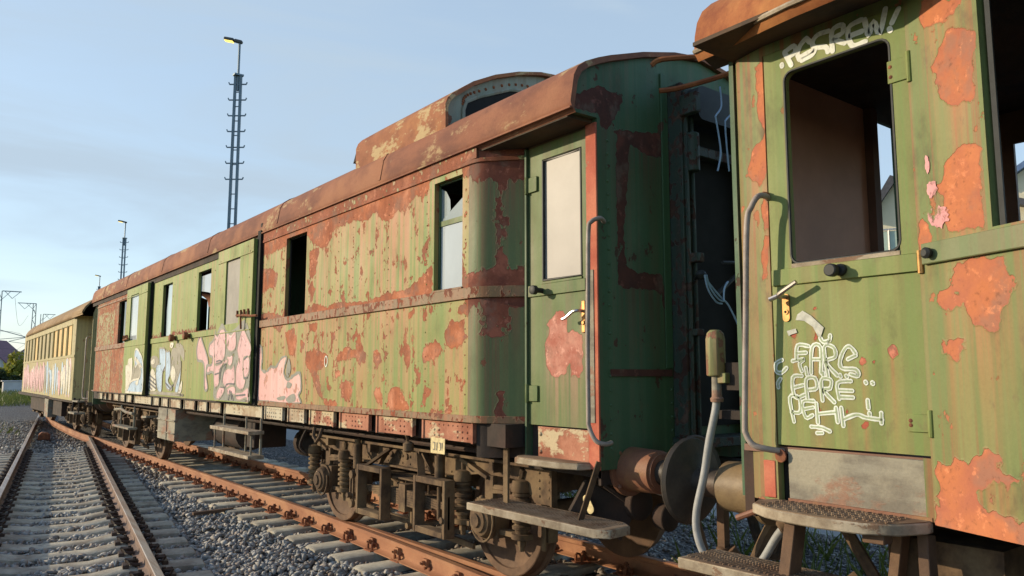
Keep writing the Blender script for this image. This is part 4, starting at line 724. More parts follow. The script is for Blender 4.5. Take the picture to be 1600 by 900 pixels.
# --- middle and far side walls
def peelA(base): return lambda P,u,z: np.full(len(P),1+base)
mb=MB(); wall(mb,[(3.515,15.75),(3.515,11.40)],1.345,3.50,[(.75,1.40,2.41,3.36),(2.97,3.65,2.41,3.36)],.045,.08,.08,lambda P,u,z:1+np.clip(.25-np.abs(z-2.42)/.16,-1,.1)); 
for z in (1.5,1.9,2.2,2.6,3.0,3.3):
    for y in (11.9,12.95,13.7,14.2,15.2): mb.dome((3.515,y,z),(-1,0,0),.012,.006,5,a=.6)
mb.build('side_wall',M['door'],mid,smooth=25)
mb=MB(); mb.box(3.495,3.515,11.42,15.75,2.31,2.40); mb.build('belt_rail',M['door'],mid,bevel=.003)
mb=MB()
for y in (13.91,13.05): mb.lathe((3.495,y,2.35),(-1,0,0),[(0,.035),(.04,.035),(.04,.06),(.10,.06),(.105,.05)],n=14)
mb.build('rubber_stop',M['clip'],mid)
mb=MB(); wall(mb,[(3.5,21.25),(3.5,17.45)],1.335,3.45,[(2.5,3.25,2.40,3.34)],.045,.08,.08,lambda P,u,z:np.where((z<2.3)&(np.sin(P[:,1]*2.6)>.1)|(z>2.45)&(z<3.2)&(np.sin(P[:,1]*1.9+1)>-.2),.62,1.12)); mb.build('side_wall',M['side_rust'],mid,smooth=25)
mb=MB(); mb.box(3.478,3.5,17.52,21.27,2.31,2.41); mb.box(3.486,3.5,17.52,21.27,3.36,3.40); mb.build('belt_rail',M['belt'],mid,bevel=.003)
mb=MB(); mb.box(3.488,3.50,9.84,21.3,1.325,1.345); mb.box(3.50,3.56,9.82,22.0,3.46,3.585); mb.build('side_sill',M['darkframe'],mid)
# --- letterboard under the eave
mb=MB(); wall(mb,[(3.488,9.80),(3.488,4.98)],3.463,3.575,(),.011,.06,.04,lambda P,u,z:1.0+.25*np.sin(P[:,1]*3.3)); mb.build('letterboard',M['letter'],mid)
# --- sliding doors
def sdoor(y0,y1,z0,z1,win,pane,label=None):
    mb=MB(); wall(mb,[(3.41,y1),(3.41,y0)],z0,z1,[(y1-win[1],y1-win[0],win[2],win[3])],.055,.07,.07,lambda P,u,z:np.full(len(P),.62))
    mb.box(3.40,3.41,y0+.02,y1-.02,z1-.18,z1-.165); mb.box(3.40,3.41,y0+.02,y1-.02,2.30,2.312)
    for z in (1.45,1.8,2.15,2.55,3.0,3.35): 
        mb.dome((3.41,y0+.12,z),(-1,0,0),.012,.006,5,a=.6); mb.dome((3.41,y1-.12,z),(-1,0,0),.012,.006,5,a=.6)
    d=mb.build('sliding_door',M['door'],mid,smooth=25)
    if label: d['label']=label
    m=MB(); m.box(3.432,3.438,win[0]-.02,win[1]+.02,win[2]-.02,win[3]+.02); m.build('window_pane',pane,d)
    return d
d1=sdoor(9.94,11.42,1.355,3.50,(10.45,11.05,2.42,3.33),M['greyboard'],'green sliding door covered in pink graffiti letters')
d2=sdoor(15.74,17.52,1.355,3.48,(16.45,17.15,2.42,3.34),M['pane'],'green sliding door with pale blue graffiti')
for bb in ((9.83,9.94,3.60),(11.42,11.44,3.5),(15.70,15.74,3.5)):
    mb=MB(); mb.box(3.46,3.52,bb[0],bb[1],1.34,bb[2]); mb.build('door_post',M['black'],mid)
m=MB()
m.tube([(3.40,9.70,2.47),(3.36,9.80,2.47),(3.36,10.0,2.49),(3.36,10.36,2.51),(3.405,10.40,2.51)],.016,6)
for y in (9.9,10.05,10.18,10.32): m.tube([(3.36,y,2.48),(3.355,y,2.57)],.016,6)
m.tube([(3.36,10.2,2.48),(3.37,10.2,2.32)],.013,6); m.build('door_latch',M['clip'],d1)
m=MB(); m.tube([(3.40,17.5,2.43),(3.36,17.4,2.44),(3.36,17.0,2.46)],.02,6); 
for y in (17.05,17.2,17.35): m.tube([(3.36,y,2.45),(3.355,y,2.53)],.018,6)
m.build('door_latch',M['clip'],d2)
# --- windows
def frame(name,root,x,y0,y1,z0,z1,w,d,mat):
    m=MB(); m.box(x,x+d,y0,y0+w,z0,z1); m.box(x,x+d,y1-w,y1,z0,z1); m.box(x,x+d,y0+w,y1-w,z0,z0+w); m.box(x,x+d,y0+w,y1-w,z1-w,z1); return m.build(name,mat,root,bevel=.003)
w1=frame('window',mid,3.548,5.18,5.64,2.40,3.385,.025,.02,M['endwall'])
m=MB(); m.box(3.556,3.560,5.21,5.60,2.43,3.00); m.build('window_pane',M['pane'],w1)
m=MB(); m.box(3.546,3.565,5.19,5.63,2.995,3.04); m.build('window_bar',M['enddoor'],w1)
m=MB(); m.add([(3.557,5.20,3.04),(3.557,5.62,3.04),(3.557,5.20,3.235)],[(0,1,2)]); m.add([(3.565,5.53,3.05),(3.565,5.62,3.05),(3.565,5.62,3.34),(3.565,5.54,3.30),(3.565,5.48,3.22),(3.565,5.47,3.13)],[(0,1,2,3,4,5)]); m.build('broken_pane',M['shard'],w1,smooth=0)
m=MB(); m.box(3.485,3.55,5.18,5.64,2.412,2.43); m.build('window_sill',M['belt'],w1,bevel=.003)
w2=frame('window',mid,3.548,8.40,9.04,2.40,3.385,.025,.02,M['black'])
w3=frame('window',mid,3.560,12.08,12.80,2.40,3.37,.025,.02,M['black'])
m=MB(); m.add([(3.565,12.10,3.30),(3.565,12.78,3.30),(3.565,12.78,3.06),(3.565,12.45,3.02),(3.565,12.10,2.96)],[(0,1,2,3,4)]); m.build('broken_pane',M['pane'],w3,smooth=0)
w4=frame('window',mid,3.560,14.34,15.01,2.40,3.37,.025,.02,M['black'])
m=MB(); m.add([(3.566,14.36,2.42),(3.566,14.85,2.42),(3.566,14.88,2.9),(3.566,14.8,3.34),(3.566,14.36,3.34)],[(0,1,2,3,4)]); m.build('window_pane',M['bluepane'],w4,smooth=0)
w5=frame('window',mid,3.548,17.98,18.77,2.39,3.35,.025,.02,M['black'])
m=MB(); m.box(3.556,3.56,18.0,18.45,2.41,3.33); m.build('window_pane',M['darkpane'],w5)
# --- graffiti, thin paint layers on the panels
def gpoly(key,name,mat,X,par,lift,smooth=True):
    for i,P in enumerate(DATA[key]):
        m=MB(); fillpoly(m,[(u,max(1.37,v)) for u,v in (smoothpoly(P) if smooth else P)],mp(X),lift+i*.0001); decal(m,name,mat,par)
def gline(key,name,mat,X,par,lift,w,closed=False,sm=True,jit=.12):
    for P in DATA[key]:
        m=MB(); stroke(m,[(u,max(1.385,v)) for u,v in (smoothpoly(P) if closed else smoothline(P))],w,mp(X),lift+random.uniform(0,.0006),closed,jit); decal(m,name,mat,par)
gpoly('PKbg','graffiti_background',M['spraygrey'],3.41,d1,0)
DATA['PK']=[[(sum(p[0] for p in P)/len(P)*(-.07)+q[0]*1.07,sum(p[1] for p in P)/len(P)*(-.06)+q[1]*1.06) for q in P] for P in DATA['PK']]
gpoly('PK','graffiti_letters',M['pink'],3.41,d1,.002); gline('PK','graffiti_outline',M['spraytaupe'],3.41,d1,.004,.02,True); gline('PKdark','graffiti_shading',M['sprayline'],3.41,d1,.006,.022)
for P in DATA['PK'][:5]:
    m=MB(); c=Vector((sum(p[0] for p in P)/len(P),sum(p[1] for p in P)/len(P))); q=smoothpoly([(c+(Vector(p)-c)*.72) for p in P])[2:12]; stroke(m,q,.022,mp(3.41),.0052,False,.3); decal(m,'graffiti_highlight',M['palepink'],d1)
cwall=[o for o in mid.children if o.name.startswith('side_wall')]
gpoly('PKc','graffiti_letters',M['pink'],3.515,mid,.002); gline('PKc','graffiti_outline',M['spraygrey'],3.515,mid,.004,.04,True)
gpoly('PKe','graffiti_letters',M['pinkrot'],3.5,mid,.001); gpoly('PKew','graffiti_shading',M['spraygrey'],3.5,mid,.003); gline('PKe','graffiti_outline',M['spraygrey'],3.5,mid,.0025,.035,True,jit=.5)
gpoly('BLd','graffiti_letters',M['sprayblue'],3.41,d2,.001); gpoly('BLdg','graffiti_background',M['spraytaupe'],3.41,d2,.003); gpoly('BLdw','graffiti_highlight',M['spraycream'],3.41,d2,.005); gline('BLd','graffiti_outline',M['spraycream'],3.41,d2,.0065,.04,True)
gpoly('BLg','graffiti_background',M['spraytaupe'],3.515,mid,.001); gpoly('BL','graffiti_letters',M['sprayblue'],3.515,mid,.003); gpoly('BLw','graffiti_highlight',M['spraycream'],3.515,mid,.005); gline('BL','graffiti_outline',M['spraytaupe'],3.515,mid,.0065,.03,True); gline('BLk','graffiti_shading',M['sprayline'],3.515,mid,.008,.03)
# --- small white ring sprayed on the side
m=MB(); ring=[(7.785+.035*math.cos(t),1.86+.055*math.sin(t)) for t in np.linspace(0,6.1,20)]; stroke(m,ring,.014,mp(3.5),.003); decal(m,'graffiti_ring',M['white'],mid)
# --- roof, lookout
RPF=[(3.482,3.565),(3.470,3.60),(3.505,3.80),(3.545,3.872),(3.62,3.928),(3.74,3.985),(3.87,4.037),(4.22,4.155),(4.59,4.25),(4.94,4.30)]
m=MB(); m.tube([(3.72,4.9,1.09),(3.72,9.0,1.10),(3.72,14,1.09),(3.72,21.4,1.10)],.022,6); m.build('brake_pipe',M['darkframe'],mid)
m=MB(); m.tube(smoothlist([(3.8,8.9,1.1),(3.76,8.95,1.0),(3.74,9.0,.86),(3.8,8.95,.78)]),.016,6); m.build('brake_pipe',M['darkframe'],mid)
mb=MB(); roofloft(mb,[(y,mir(RPF,CX)) for y in [3.82]+lin(4.5,21.5,.85)+[22.05]],.035)
ro=mb.build('roof',M['roof'],mid,smooth=40)
mb=MB(); mb.box(3.463,3.48,3.82,22.05,3.553,3.567); mb.build('roof_gutter',M['roof'],ro)
for y in (6.6,9.3,12.2,15.0,18.0,20.5):
    m=MB()
    for k in range(len(RPF)-2):
        a,b=RPF[k+1],RPF[k+2]; m.bar((a[0]-.003,y,a[1]+.004),(b[0]-.001,y,b[1]+.004),.03,.008,up=(-.5,0,1))
    m.build('roof_seam',M['roof'],ro)
LPF=[(3.555,3.80),(3.552,4.10),(3.575,4.16),(3.62,4.21),(3.85,4.375),(4.10,4.50),(4.38,4.60),(4.66,4.665),(4.94,4.69)]
mb=MB(); roofloft(mb,[(y,mir(LPF,CX)) for y in (5.55,6.0,6.6,7.1,7.30)],.03)
lo=mb.build('roof_lookout',M['lookout'],mid,smooth=40)
mb=MB(); P=mir(LPF,CX); P=[(CX+(x-CX)*.985,z-.012) for x,z in P]; mb.prism(P,'y',5.60,5.64); mb.build('end_panel',M['greygreen'],lo,smooth=30); mb=MB(); mb.prism(P,'y',7.22,7.26); mb.build('end_panel',M['greygreen'],lo,smooth=30)
def arch(x0,x1,z0,zr,rise,n=10):
    return [(x0,z0)]+[(x0+(x1-x0)*k/n, zr+rise*math.sin(math.pi*k/n)**.5) for k in range(n+1)]+[(x1,z0)]
for a,b in ((3.80,4.70),(5.18,6.08)):
    sl=.11 if a<CX else -.11
    P=[(a-.03,3.97),(a-.03,4.10),(a+.0,4.18),(a+.15,4.265),(a+.5,4.41),(b-.12,4.45),(b-.03,4.41),(b,4.30),(b,3.97)]
    if a>CX: P=[(2*CX-x,z) for x,z in [(3.77,3.97),(3.77,4.10),(3.80,4.18),(3.95,4.265),(4.30,4.41),(4.58,4.45),(4.67,4.41),(4.70,4.30),(4.70,3.97)]]
    m=MB(); m.prism(P,'y',5.590,5.598); wo=m.build('lookout_window',M['black'],lo,smooth=0)
    m=MB(); m.tube([(x,5.588,z) for x,z in P],.018,6); m.build('window_frame',M['greygreen'],wo)
    m=MB()
    for (x,z) in smoothline(P,4)[4:-4]: m.dome((CX+(x-CX)*1.0,5.598,z+.055),(0,-1,0),.016,a=0)
    m.build('rivet_row',M['clip'],wo)
m=MB(); m.prism([(7.40,4.03),(7.44,4.10),(7.50,4.0)],'x',3.62,3.66); m.build('roof_hook',M['darkframe'],ro)
# --- end wall facing the near coach
def arcz(x):
    xs=[p[0] for p in RPF]; zs=[p[1] for p in RPF]; xx=np.where(x>CX,2*CX-x,x); return np.interp(xx,xs[2:],zs[2:])
mb=MB(); wall(mb,[(6.12,3.86),(3.76,3.86)],1.06,3.55,[(CX-5.40+1.18+ .0 if False else 6.12-5.36,6.12-4.64,1.32,3.42)],.05,.05,.05,lambda P,u,z:fld(P[:,[0,2]],DATA['END'],.05),inn=-1)
m2=MB(); wall(m2,[(6.36,3.86),(3.515,3.86)],3.55,4.27,(),.05,.05,.05,lambda P,u,z:fld(P[:,[0,2]],DATA['END'],.05),inn=-1)
m2.v=[(x,y,min(z,float(arcz(np.array(x)))-.02)) for x,y,z in m2.v]
b=len(mb.v); mb.v+=m2.v; mb.f+=[tuple(i+b for i in f) for f in m2.f]; mb.a+=m2.a
for z in np.arange(1.2,3.5,.10): mb.dome((3.86,3.86,z),(0,-1,0),.013,a=0); mb.dome((4.50,3.86,z),(0,-1,0),.013,a=0)
mb.box(3.86,4.5,3.845,3.86,1.70,1.75,a=2)
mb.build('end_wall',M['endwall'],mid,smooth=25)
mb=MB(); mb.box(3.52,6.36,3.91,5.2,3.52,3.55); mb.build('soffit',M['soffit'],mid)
# gangway portal
g=MB(); 
for a,b_ in ((4.52,4.66),(5.34,5.48)):
    g.box(a,b_,3.72,3.86,1.25,3.96); g.box(a+.02,a+.045,3.69,3.72,1.25,3.9); g.box(a+.09,a+.115,3.69,3.72,1.25,3.9); g.cyl((a+.07,3.67,3.25),(a+.07,3.67,3.55),.05,n=12); g.box(a+.03,a+.11,3.62,3.72,2.55,2.62); g.box(a+.03,a+.11,3.64,3.72,2.0,2.05)
g.box(4.66,5.34,3.74,3.86,3.42,3.50); g.box(4.50,4.56,3.56,3.72,3.68,3.84); g.box(4.5,5.48,3.62,3.86,1.18,1.25)
g.build('gangway_frame',M['gangway'],mid,bevel=.006)
g=MB(); g.prism(rpoly(4.60,5.36,3.66,3.93,.07),'y',3.62,3.74); g.build('gangway_header',M['gasket'],mid)
g=MB(); g.box(4.44,4.515,3.845,3.858,1.76,4.05); g.build('end_batten',M['endwall'],mid,bevel=.003)
g=MB(); g.box(4.66,5.34,3.835,3.85,1.32,3.75); g.build('gangway_door',M['black'],mid)
g=MB(); g.tube(smoothlist([(4.22,3.74,4.02),(4.27,3.68,4.06),(4.50,3.50,4.08),(4.68,3.30,4.06)]),.02,6); g.tube(smoothlist([(4.30,3.74,3.84),(4.42,3.62,3.86),(4.62,3.36,3.93),(4.70,3.2,4.0),(4.72,3.14,4.08)]),.02,6); g.build('gangway_stay',M['nearroof'],mid)
g=MB();  g.lathe((4.43,3.50,2.39),(0,0,1),[(0,.01),(.012,.03),(.035,.042),(.06,.03),(.07,.01)],n=14); g.tube([(4.56,3.66,2.42),(4.50,3.60,2.42),(4.43,3.51,2.42)],.014,6); g.tube([(4.66,3.55,2.30),(5.2,3.6,2.62)],.018,6); g.tube([(4.75,3.55,2.55),(5.1,3.55,2.58),(5.16,3.55,2.5)],.014,6); g.build('gangway_lever',M['gasket'],mid)
# --- end door in the recess
mb=MB(); wall(mb,[(3.765,4.645),(3.765,3.985)],1.335,3.50,[(4.645-4.48,4.645-4.03,2.42,3.38)],.04,.05,.05,lambda P,u,z:fld(P[:,1:3],DATA['MD'],.05))
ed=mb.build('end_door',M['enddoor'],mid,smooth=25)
m=MB(); m.box(3.782,3.79,4.02,4.49,2.41,3.39); m.build('window_pane',M['board'],ed)
m=MB(); m.tube([(3.768,a,b) for a,b in [(4.472,2.43),(4.472,3.37),(4.04,3.37),(4.04,2.43),(4.472,2.43)]],.011,6); m.build('window_seal',M['gasket'],ed)
m=MB(); m.box(3.75,3.765,3.99,4.645,2.312,2.40); m.box(3.755,3.765,4.03,4.48,2.40,2.42); m.build('door_rail',M['enddoor'],ed,bevel=.003)
m=MB(); m.lathe((3.75,4.47,2.35),(-1,0,0),[(0,.02),(.06,.02),(.065,.035),(.10,.035),(.105,.025)],n=12); m.build('rubber_stop',M['gasket'],ed)
m=MB(); m.tube(smoothlist([(3.76,4.02,2.165),(3.70,4.02,2.165),(3.685,4.06,2.155),(3.68,4.12,2.12),(3.68,4.16,2.11)]),.012,8); m.build('door_handle',M['chrome'],ed)
m=MB(); m.box(3.752,3.765,4.0,4.035,2.01,2.24); m.cyl((3.752,4.017,2.08),(3.745,4.017,2.08),.016,n=10); m.build('lock_plate',M['brass'],ed,bevel=.004)
for z in (3.20,1.57):
    m=MB(); m.box(3.748,3.765,4.53,4.64,z-.06,z+.06); m.cyl((3.745,4.65,z-.07),(3.745,4.65,z+.07),.016,n=8); m.build('hinge',M['enddoor'],ed,bevel=.003)
m=MB(); m.box(3.74,3.80,4.648,4.668,1.06,3.5); m.build('door_post',M['endwall'],mid)
m=MB(); m.box(3.748,3.80,3.862,3.972,1.06,3.52); m.build('corner_post',M['redpost'],mid,bevel=.004)
m=MB(); m.box(3.742,3.748,3.90,3.95,1.38,2.45); m.build('post_strip',M['greypanel'],mid)
m=MB(); m.box(3.77,3.80,3.98,4.66,3.49,3.56); m.build('door_lintel',M['soffit'],mid)
m=MB(); m.box(3.755,3.765,3.975,4.53,1.06,1.325); 
for z in (1.14,1.27): m.dome((3.755,4.50,z),(-1,0,0),.02,a=0)
m.build('kick_plate',M['sole'],mid,bevel=.003)
m=MB(); m.prism([(3.60,4.62),(3.585,4.45),(3.60,4.15),(3.66,3.99),(3.755,3.95),(3.755,4.66),(3.66,4.67)],'z',1.055,1.10); so=m.build('upper_step',M['step'],mid,bevel=.006)
m=MB(); m.prism([(3.605,4.60),(3.592,4.45),(3.607,4.16),(3.665,4.0),(3.75,3.96),(3.75,4.65),(3.66,4.66)],'z',1.101,1.106); m.build('step_tread',M['tread'],so)
def lowstep(root,y0,y1,x0,x1,zt=.735):
    m=MB(); P=[(x0,y1),(x0+.03,y0+.08),(x0+.10,y0),(x1-.06,y0+.02),(x1,y0+.12),(x1,y1+.0)]
    m.prism(P,'z',zt-.055,zt); so=m.build('lower_step',M['step'],root,bevel=.005)
    m=MB(); c=Vector((sum(p[0] for p in P)/6,sum(p[1] for p in P)/6)); m.prism([tuple(c+(Vector(p)-c)*.97) for p in P],'z',zt,zt+.002)
    # raised chequer pattern
    y=y0+.1; r=0
    while y<y1-.02:
        x=x0+.05+(.012 if r%2 else 0)
        while x<x1-.03:
            s=1 if (int(x*90)+r)%2 else -1; m.bar((x-.008,y-.008*s,zt+.004),(x+.008,y+.008*s,zt+.004),.007,.006); x+=.026
        y+=.026; r+=1
    m.build('step_tread',M['tread'],so); return so
ls=lowstep(mid,3.56,5.02,3.44,3.80)
m=MB(); m.bar((3.62,3.93,.72),(3.74,3.86,1.12),.05,.014,up=(0,1,0)); m.build('step_bracket',M['bogie'],mid,bevel=.003); m=MB(); m.bar((3.66,4.80,.72),(3.66,4.80,1.16),.06,.02,up=(1,0,0)); m.build('step_bracket',M['bogie'],mid,bevel=.003)
m=MB(); m.tube(smoothlist([(3.80,3.84,2.79),(3.72,3.80,2.80),(3.655,3.82,2.77),(3.645,3.84,2.70),(3.645,3.85,2.3),(3.645,3.86,1.9),(3.645,3.86,1.45),(3.65,3.86,1.36),(3.67,3.82,1.27),(3.72,3.78,1.245),(3.80,3.80,1.25)]),.016,10); m.build('hand_rail',M['handrail'],mid)
# --- underframe
m=MB(); m.box(3.575,6.305,4.70,21.6,1.16,1.335); m.box(3.80,6.1,3.90,4.70,1.0,1.33); m.box(4.3,5.6,3.9,21.6,.95,1.16); m.box(3.80,6.08,3.905,3.93,.95,1.32); m.build('underframe',M['darkframe'],mid)
gaps=[(4.97,5.02),(5.81,5.95),(6.65,6.78),(7.45,7.57),(8.22,8.34),(8.85,8.99),(9.6,9.71),(11.24,11.39),(11.92,12.06),(12.52,12.69),(13.31,13.5),(14.19,14.31),(14.75,14.93),(15.35,15.5),(16.9,17.15),(17.6,17.8),(18.25,18.4),(18.95,19.15),(19.5,19.75),(20.0,20.2),(20.6,20.8)]
for (a0,a1),(b0,b1) in zip(gaps[:-1],gaps[1:]):
    m=MB()
    x=3.515 if a1<9.6 else 3.53
    m.box(x,3.54,a1+.01,b0-.01,1.178,1.325); m.box(x-.012,x,b0-.035,b0-.01,1.172,1.33); m.box(x-.012,x,a1+.01,a1+.035,1.172,1.33)
    y=a1+.10
    while y<b0-.08:
        m.dome((x,y,1.30),(-1,0,0),.009,a=0,n=5)
        if random.random()<.5: m.dome((x,y,1.21),(-1,0,0),.012,a=0,n=5); m.dome((x,y,1.255),(-1,0,0),.012,a=0,n=5)
        y+=.07 if b0<10 else .2
    m.build('sole_bar_plate',M['sole'] if b0<8.6 else M['solegrey'],mid,smooth=30)
m=MB(); wall(m,[(3.535,5.02),(3.56,4.95),(3.77,4.77),(3.78,4.68)],1.07,1.33,(),.03,.3,.3); m.build('corner_bracket',M['darkframe'],mid)
m=MB(); m.box(3.495,3.50,5.42,5.64,1.06,1.19); to=m.build('tag_plate',M['tag'],mid,bevel=.004)
m=MB()
for k,y in enumerate((5.59,5.54,5.50,5.46)): stroke(m,[(y,1.09),(y-.005,1.15)] if k%2 else [(y,1.15),(y-.02,1.15),(y-.02,1.09),(y,1.09)],.009,mp(3.495),.001)
decal(m,'tag_lettering',M['sprayline'],to)
m=MB(); m.tube([(3.55,8.15,1.14),(3.53,8.13,1.05),(3.53,8.05,.99),(3.53,7.97,1.05),(3.55,7.95,1.14)],.02,6); m.build('towing_hook',M['bogie'],mid); m=MB(); m.lathe((3.56,6.12,1.02),(0,0,1),[(0,.02),(.02,.05),(.08,.05),(.1,.02)],n=10); m.tube([(3.56,6.12,1.10),(3.53,6.10,1.17),(3.56,6.2,1.19)],.012,6); m.build('hanging_cap',M['bogie'],mid)
b1=bogie(mid,7.04)
b2=bogie(mid,18.9)
for x in (CX-.875,CX+.875): buffer(mid,x,3.90,-1,M['buffer'],M['bufferdark'])
for x in (CX-.875,CX+.875): buffer(mid,x,21.65,1,M['buffer'],M['bufferdark'])
# hoses, coupling and gear under the near end
m=MB(); m.tube(smoothlist([(4.30,3.75,1.0),(4.30,3.6,.9),(4.31,3.5,.7),(4.32,3.42,.42),(4.34,3.42,.32),(4.40,3.42,.29),(4.45,3.42,.34),(4.45,3.43,.5)]),.03,8); m.build('brake_hose',M['wheel'],mid)
m=MB(); m.box(4.50,4.56,3.42,3.48,.45,1.0); m.lathe((4.53,3.45,.42),(0,0,1),[(0,.02),(.02,.05),(.10,.05),(.12,.02)],n=10); m.tube(smoothlist([(4.53,3.4,.52),(4.62,3.35,.40),(4.75,3.35,.36),(4.85,3.4,.42)]),.045,8); m.build('coupling_gear',M['wheel'],mid)
m=MB(); m.tube(smoothlist([(4.94,3.9,1.05),(4.94,3.5,1.03),(4.94,3.3,.9),(4.94,3.25,.6),(4.94,3.3,.45),(4.90,3.4,.5),(4.90,3.5,.8)]),.045,8); m.build('screw_coupling',M['bufferdark'],mid)
m=MB(); m.tube([(3.95,3.82,1.0),(4.02,3.70,.95),(4.20,3.55,.86),(4.65,3.45,.86)],.022,8); m.build('shunter_grip',M['handrail'],mid)
m=MB(); m.bar((3.98,4.35,.82),(4.25,4.10,.62),.26,.26,up=(.2,0,1)); m.tube([(4.02,4.1,.92),(4.26,3.95,.72)],.025,6); m.lathe((4.24,4.0,.78),(0,-1,0),[(0,.12),(.06,.12),(.08,.08)],n=16); m.lathe((4.33,3.85,.70),(0,-1,0),[(0,.09),(.1,.10),(.12,.06)],n=14); m.tube(smoothlist([(4.3,3.8,.95),(4.36,3.7,.9),(4.42,3.75,.8),(4.36,3.8,.72),(4.3,3.75,.78)]),.012,6); ab=m.build('brake_gear',M['darkframe'],mid,bevel=.008)
m=MB(); m.prism(rpoly(-.07,.07,-.035,.035,.03),'z',0,.006); pl=m.build('cast_plate',M['tag'],None); pl.matrix_basis=Matrix.Translation((3.93,4.17,.78))@Matrix.Rotation(R(-90),4,'Y')@Matrix.Rotation(R(35),4,'Z'); setpar(pl,mid)
# steps and boxes under the loading door
for z,y0,y1 in ((1.01,9.50,11.05),(.715,9.48,11.08)):
    m=MB(); m.box(3.28,3.48,y0-.42 if False else y0,y1,z-.025,z+.02); m.build('loading_step',M['step'],mid,bevel=.004)
m=MB()
for y in (9.56,11.0): m.tube([(3.46,y,1.18),(3.46,y,.70)],.016,6); m.tube([(3.34,y,1.0),(3.34,y,.70)],.012,6)
m.tube([(3.46,10.1,1.18),(3.46,10.1,.70)],.014,6); m.build('step_hanger',M['greypanel'],mid)
m=MB(); m.box(3.55,4.3,13.9,15.05,.60,1.14); m.box(3.53,3.55,13.88,15.07,.93,.96); m.box(3.535,3.55,14.4,14.46,.60,1.14); m.box(3.53,3.55,13.9,15.05,.72,.74); m.build('battery_box',M['greypanel'],mid,bevel=.01)
m=MB(); m.lathe((4.3,12.2,.80),(0,1,0),[(0,.12),(.08,.26),(1.3,.26),(1.4,.1)],n=20); m.build('air_reservoir',M['darkframe'],mid); m=MB(); m.lathe((4.6,9.9,.75),(0,1,0),[(0,.1),(.06,.2),(.95,.2),(1.0,.1)],n=18); m.build('air_reservoir',M['darkframe'],mid); m=MB(); m.box(3.75,4.2,10.6,10.95,.72,1.15); m.build('equipment_box',M['darkframe'],mid,bevel=.01)
m=MB(); m.bar((3.62,15.6,.95),(3.62,16.0,.93),.3,.04); m.tube([(3.45,18.3,1.0),(3.45,17.7,1.03),(3.45,17.2,.98),(3.45,16.6,.97)],.03,6); m.tube([(3.5,17.9,1.1),(3.5,17.9,.7)],.02,6); m.tube([(3.5,16.7,1.1),(3.5,16.7,.7)],.02,6); m.box(3.38,3.55,16.6,18.1,.66,.70); m.build('far_door_step',M['greypanel'],mid,bevel=.004)
# interior shell: floor, opposite side
m=MB(); m.box(3.56,6.33,4.95,21.9,1.337,1.36); m.box(3.80,6.1,3.93,4.95,1.337,1.36); m.build('floor',M['darkbrown'],mid)
m=MB(); wall(m,[(6.36,4.9),(6.36,21.9)],1.34,3.6,[(.5,1.1,2.4,3.3)],.04,.5,.5,inn=1); m.box(6.12,6.16,3.9,4.9,1.1,3.55); m.prism([(3.6,1.0),(6.28,1.0),(6.28,3.8),(5.6,4.05),(4.94,4.2),(4.3,4.05),(3.6,3.8)],'y',21.86,21.9); m.prism([(3.56,1.36),(6.3,1.36),(6.3,3.75),(5.6,4.05),(4.94,4.2),(4.3,4.05),(3.58,3.75)],'y',9.75,9.78); m.build('opposite_side',M['endwall'],mid)
m=MB(); m.prism([(3.58,1.36),(6.3,1.36),(6.3,3.6),(5.6,4.05),(4.94,4.2),(4.3,4.05),(3.58,3.6)],'y',5.06,5.09); m.build('partition',M['black'],mid)
# ================================================================== the near coach
NX=4.78
near=empty('railway_coach',(NX,-4.5,0),'olive green coach nearest the camera with white graffiti on its open windowed door','railway coach','coaches of the old train')
npath=[(3.595,1.607),(3.585,1.575),(3.50,1.355),(3.41,1.12),(3.365,.96),(3.345,.80),(3.34,.6),(3.34,-14.5)]
def peelN(P,u,z): 
    q=np.stack([u-.03,z],1); a=fld(q,DATA['NT'],.07); return a
mb=MB(); wall(mb,npath,1.05,3.52,[(.385,1.75,2.31,3.34),(2.7,3.9,2.31,3.34),(4.9,6.1,2.31,3.34)],.05,.035,.035,peelN)
nw=mb.build('side_wall',M['nearwall'],near,smooth=30)
# pink dabs beside the door
def npt(u,v,l):
    a=Vector(npath[1]); b=Vector(npath[3]); d=(b-a).normalized(); n=Vector((d.y,-d.x)); p=a+d*u+n*(l+.004); return (p.x,p.y,v)
rr=random.Random(3)
for k,P in enumerate(DATA['NTP']):
    c=Vector((sum(p[0] for p in P)/len(P),sum(p[1] for p in P)/len(P))); q=[]
    for p in smoothpoly(P,5): q.append(tuple(c+(Vector(p)-c)*rr.uniform(.72,1.12)))
    m=MB(); fillpoly(m,q,npt,.0005); decal(m,'graffiti_dab',M['pinkdab'],near)
def noff(d): 
    P=[Vector(p) for p in npath]; out=[]
    for i,p in enumerate(P):
        t=(P[min(i+1,len(P)-1)]-P[max(i-1,0)]).normalized(); n=Vector((t.y,-t.x)); out.append((p.x+n.x*d,p.y+n.y*d))
    return out
mb=MB(); wall(mb,noff(.024)[1:],2.20,2.295,(),.022,.10,.03); 
mb.build('belt_rail',M['greybelt'],near,bevel=.004)
m=MB(); p=npt(.055,2.245,.02); m.lathe(p,(-.94,.35,0),[(0,.014),(.012,.024),(.03,.026),(.04,.015)],n=12); m.build('rubber_stop',M['gasket'],near)
mb=MB(); wall(mb,noff(.012)[4:],2.295,2.33,(),.06,.3,.03); mb.build('window_sill',M['greybelt'],near,bevel=.003)
m=MB(); 
for u0,u1 in ((.40,1.75),):
    # inner sash of the side window
    a=Vector((3.47,1.20)); 
    m.bar((3.487,1.215,2.31),(3.487,1.215,3.34),.02,.015)
m.build('window_frame',M['gasket'],near)
mb=MB(); wall(mb,[(3.66,2.60),(3.645,2.58),(3.602,2.385)],1.05,3.52,(),.04,.03,.035,lambda P,u,z:np.where(z>1.36,fld(P[:,1:3],DATA['NP'],.04),.2)); 
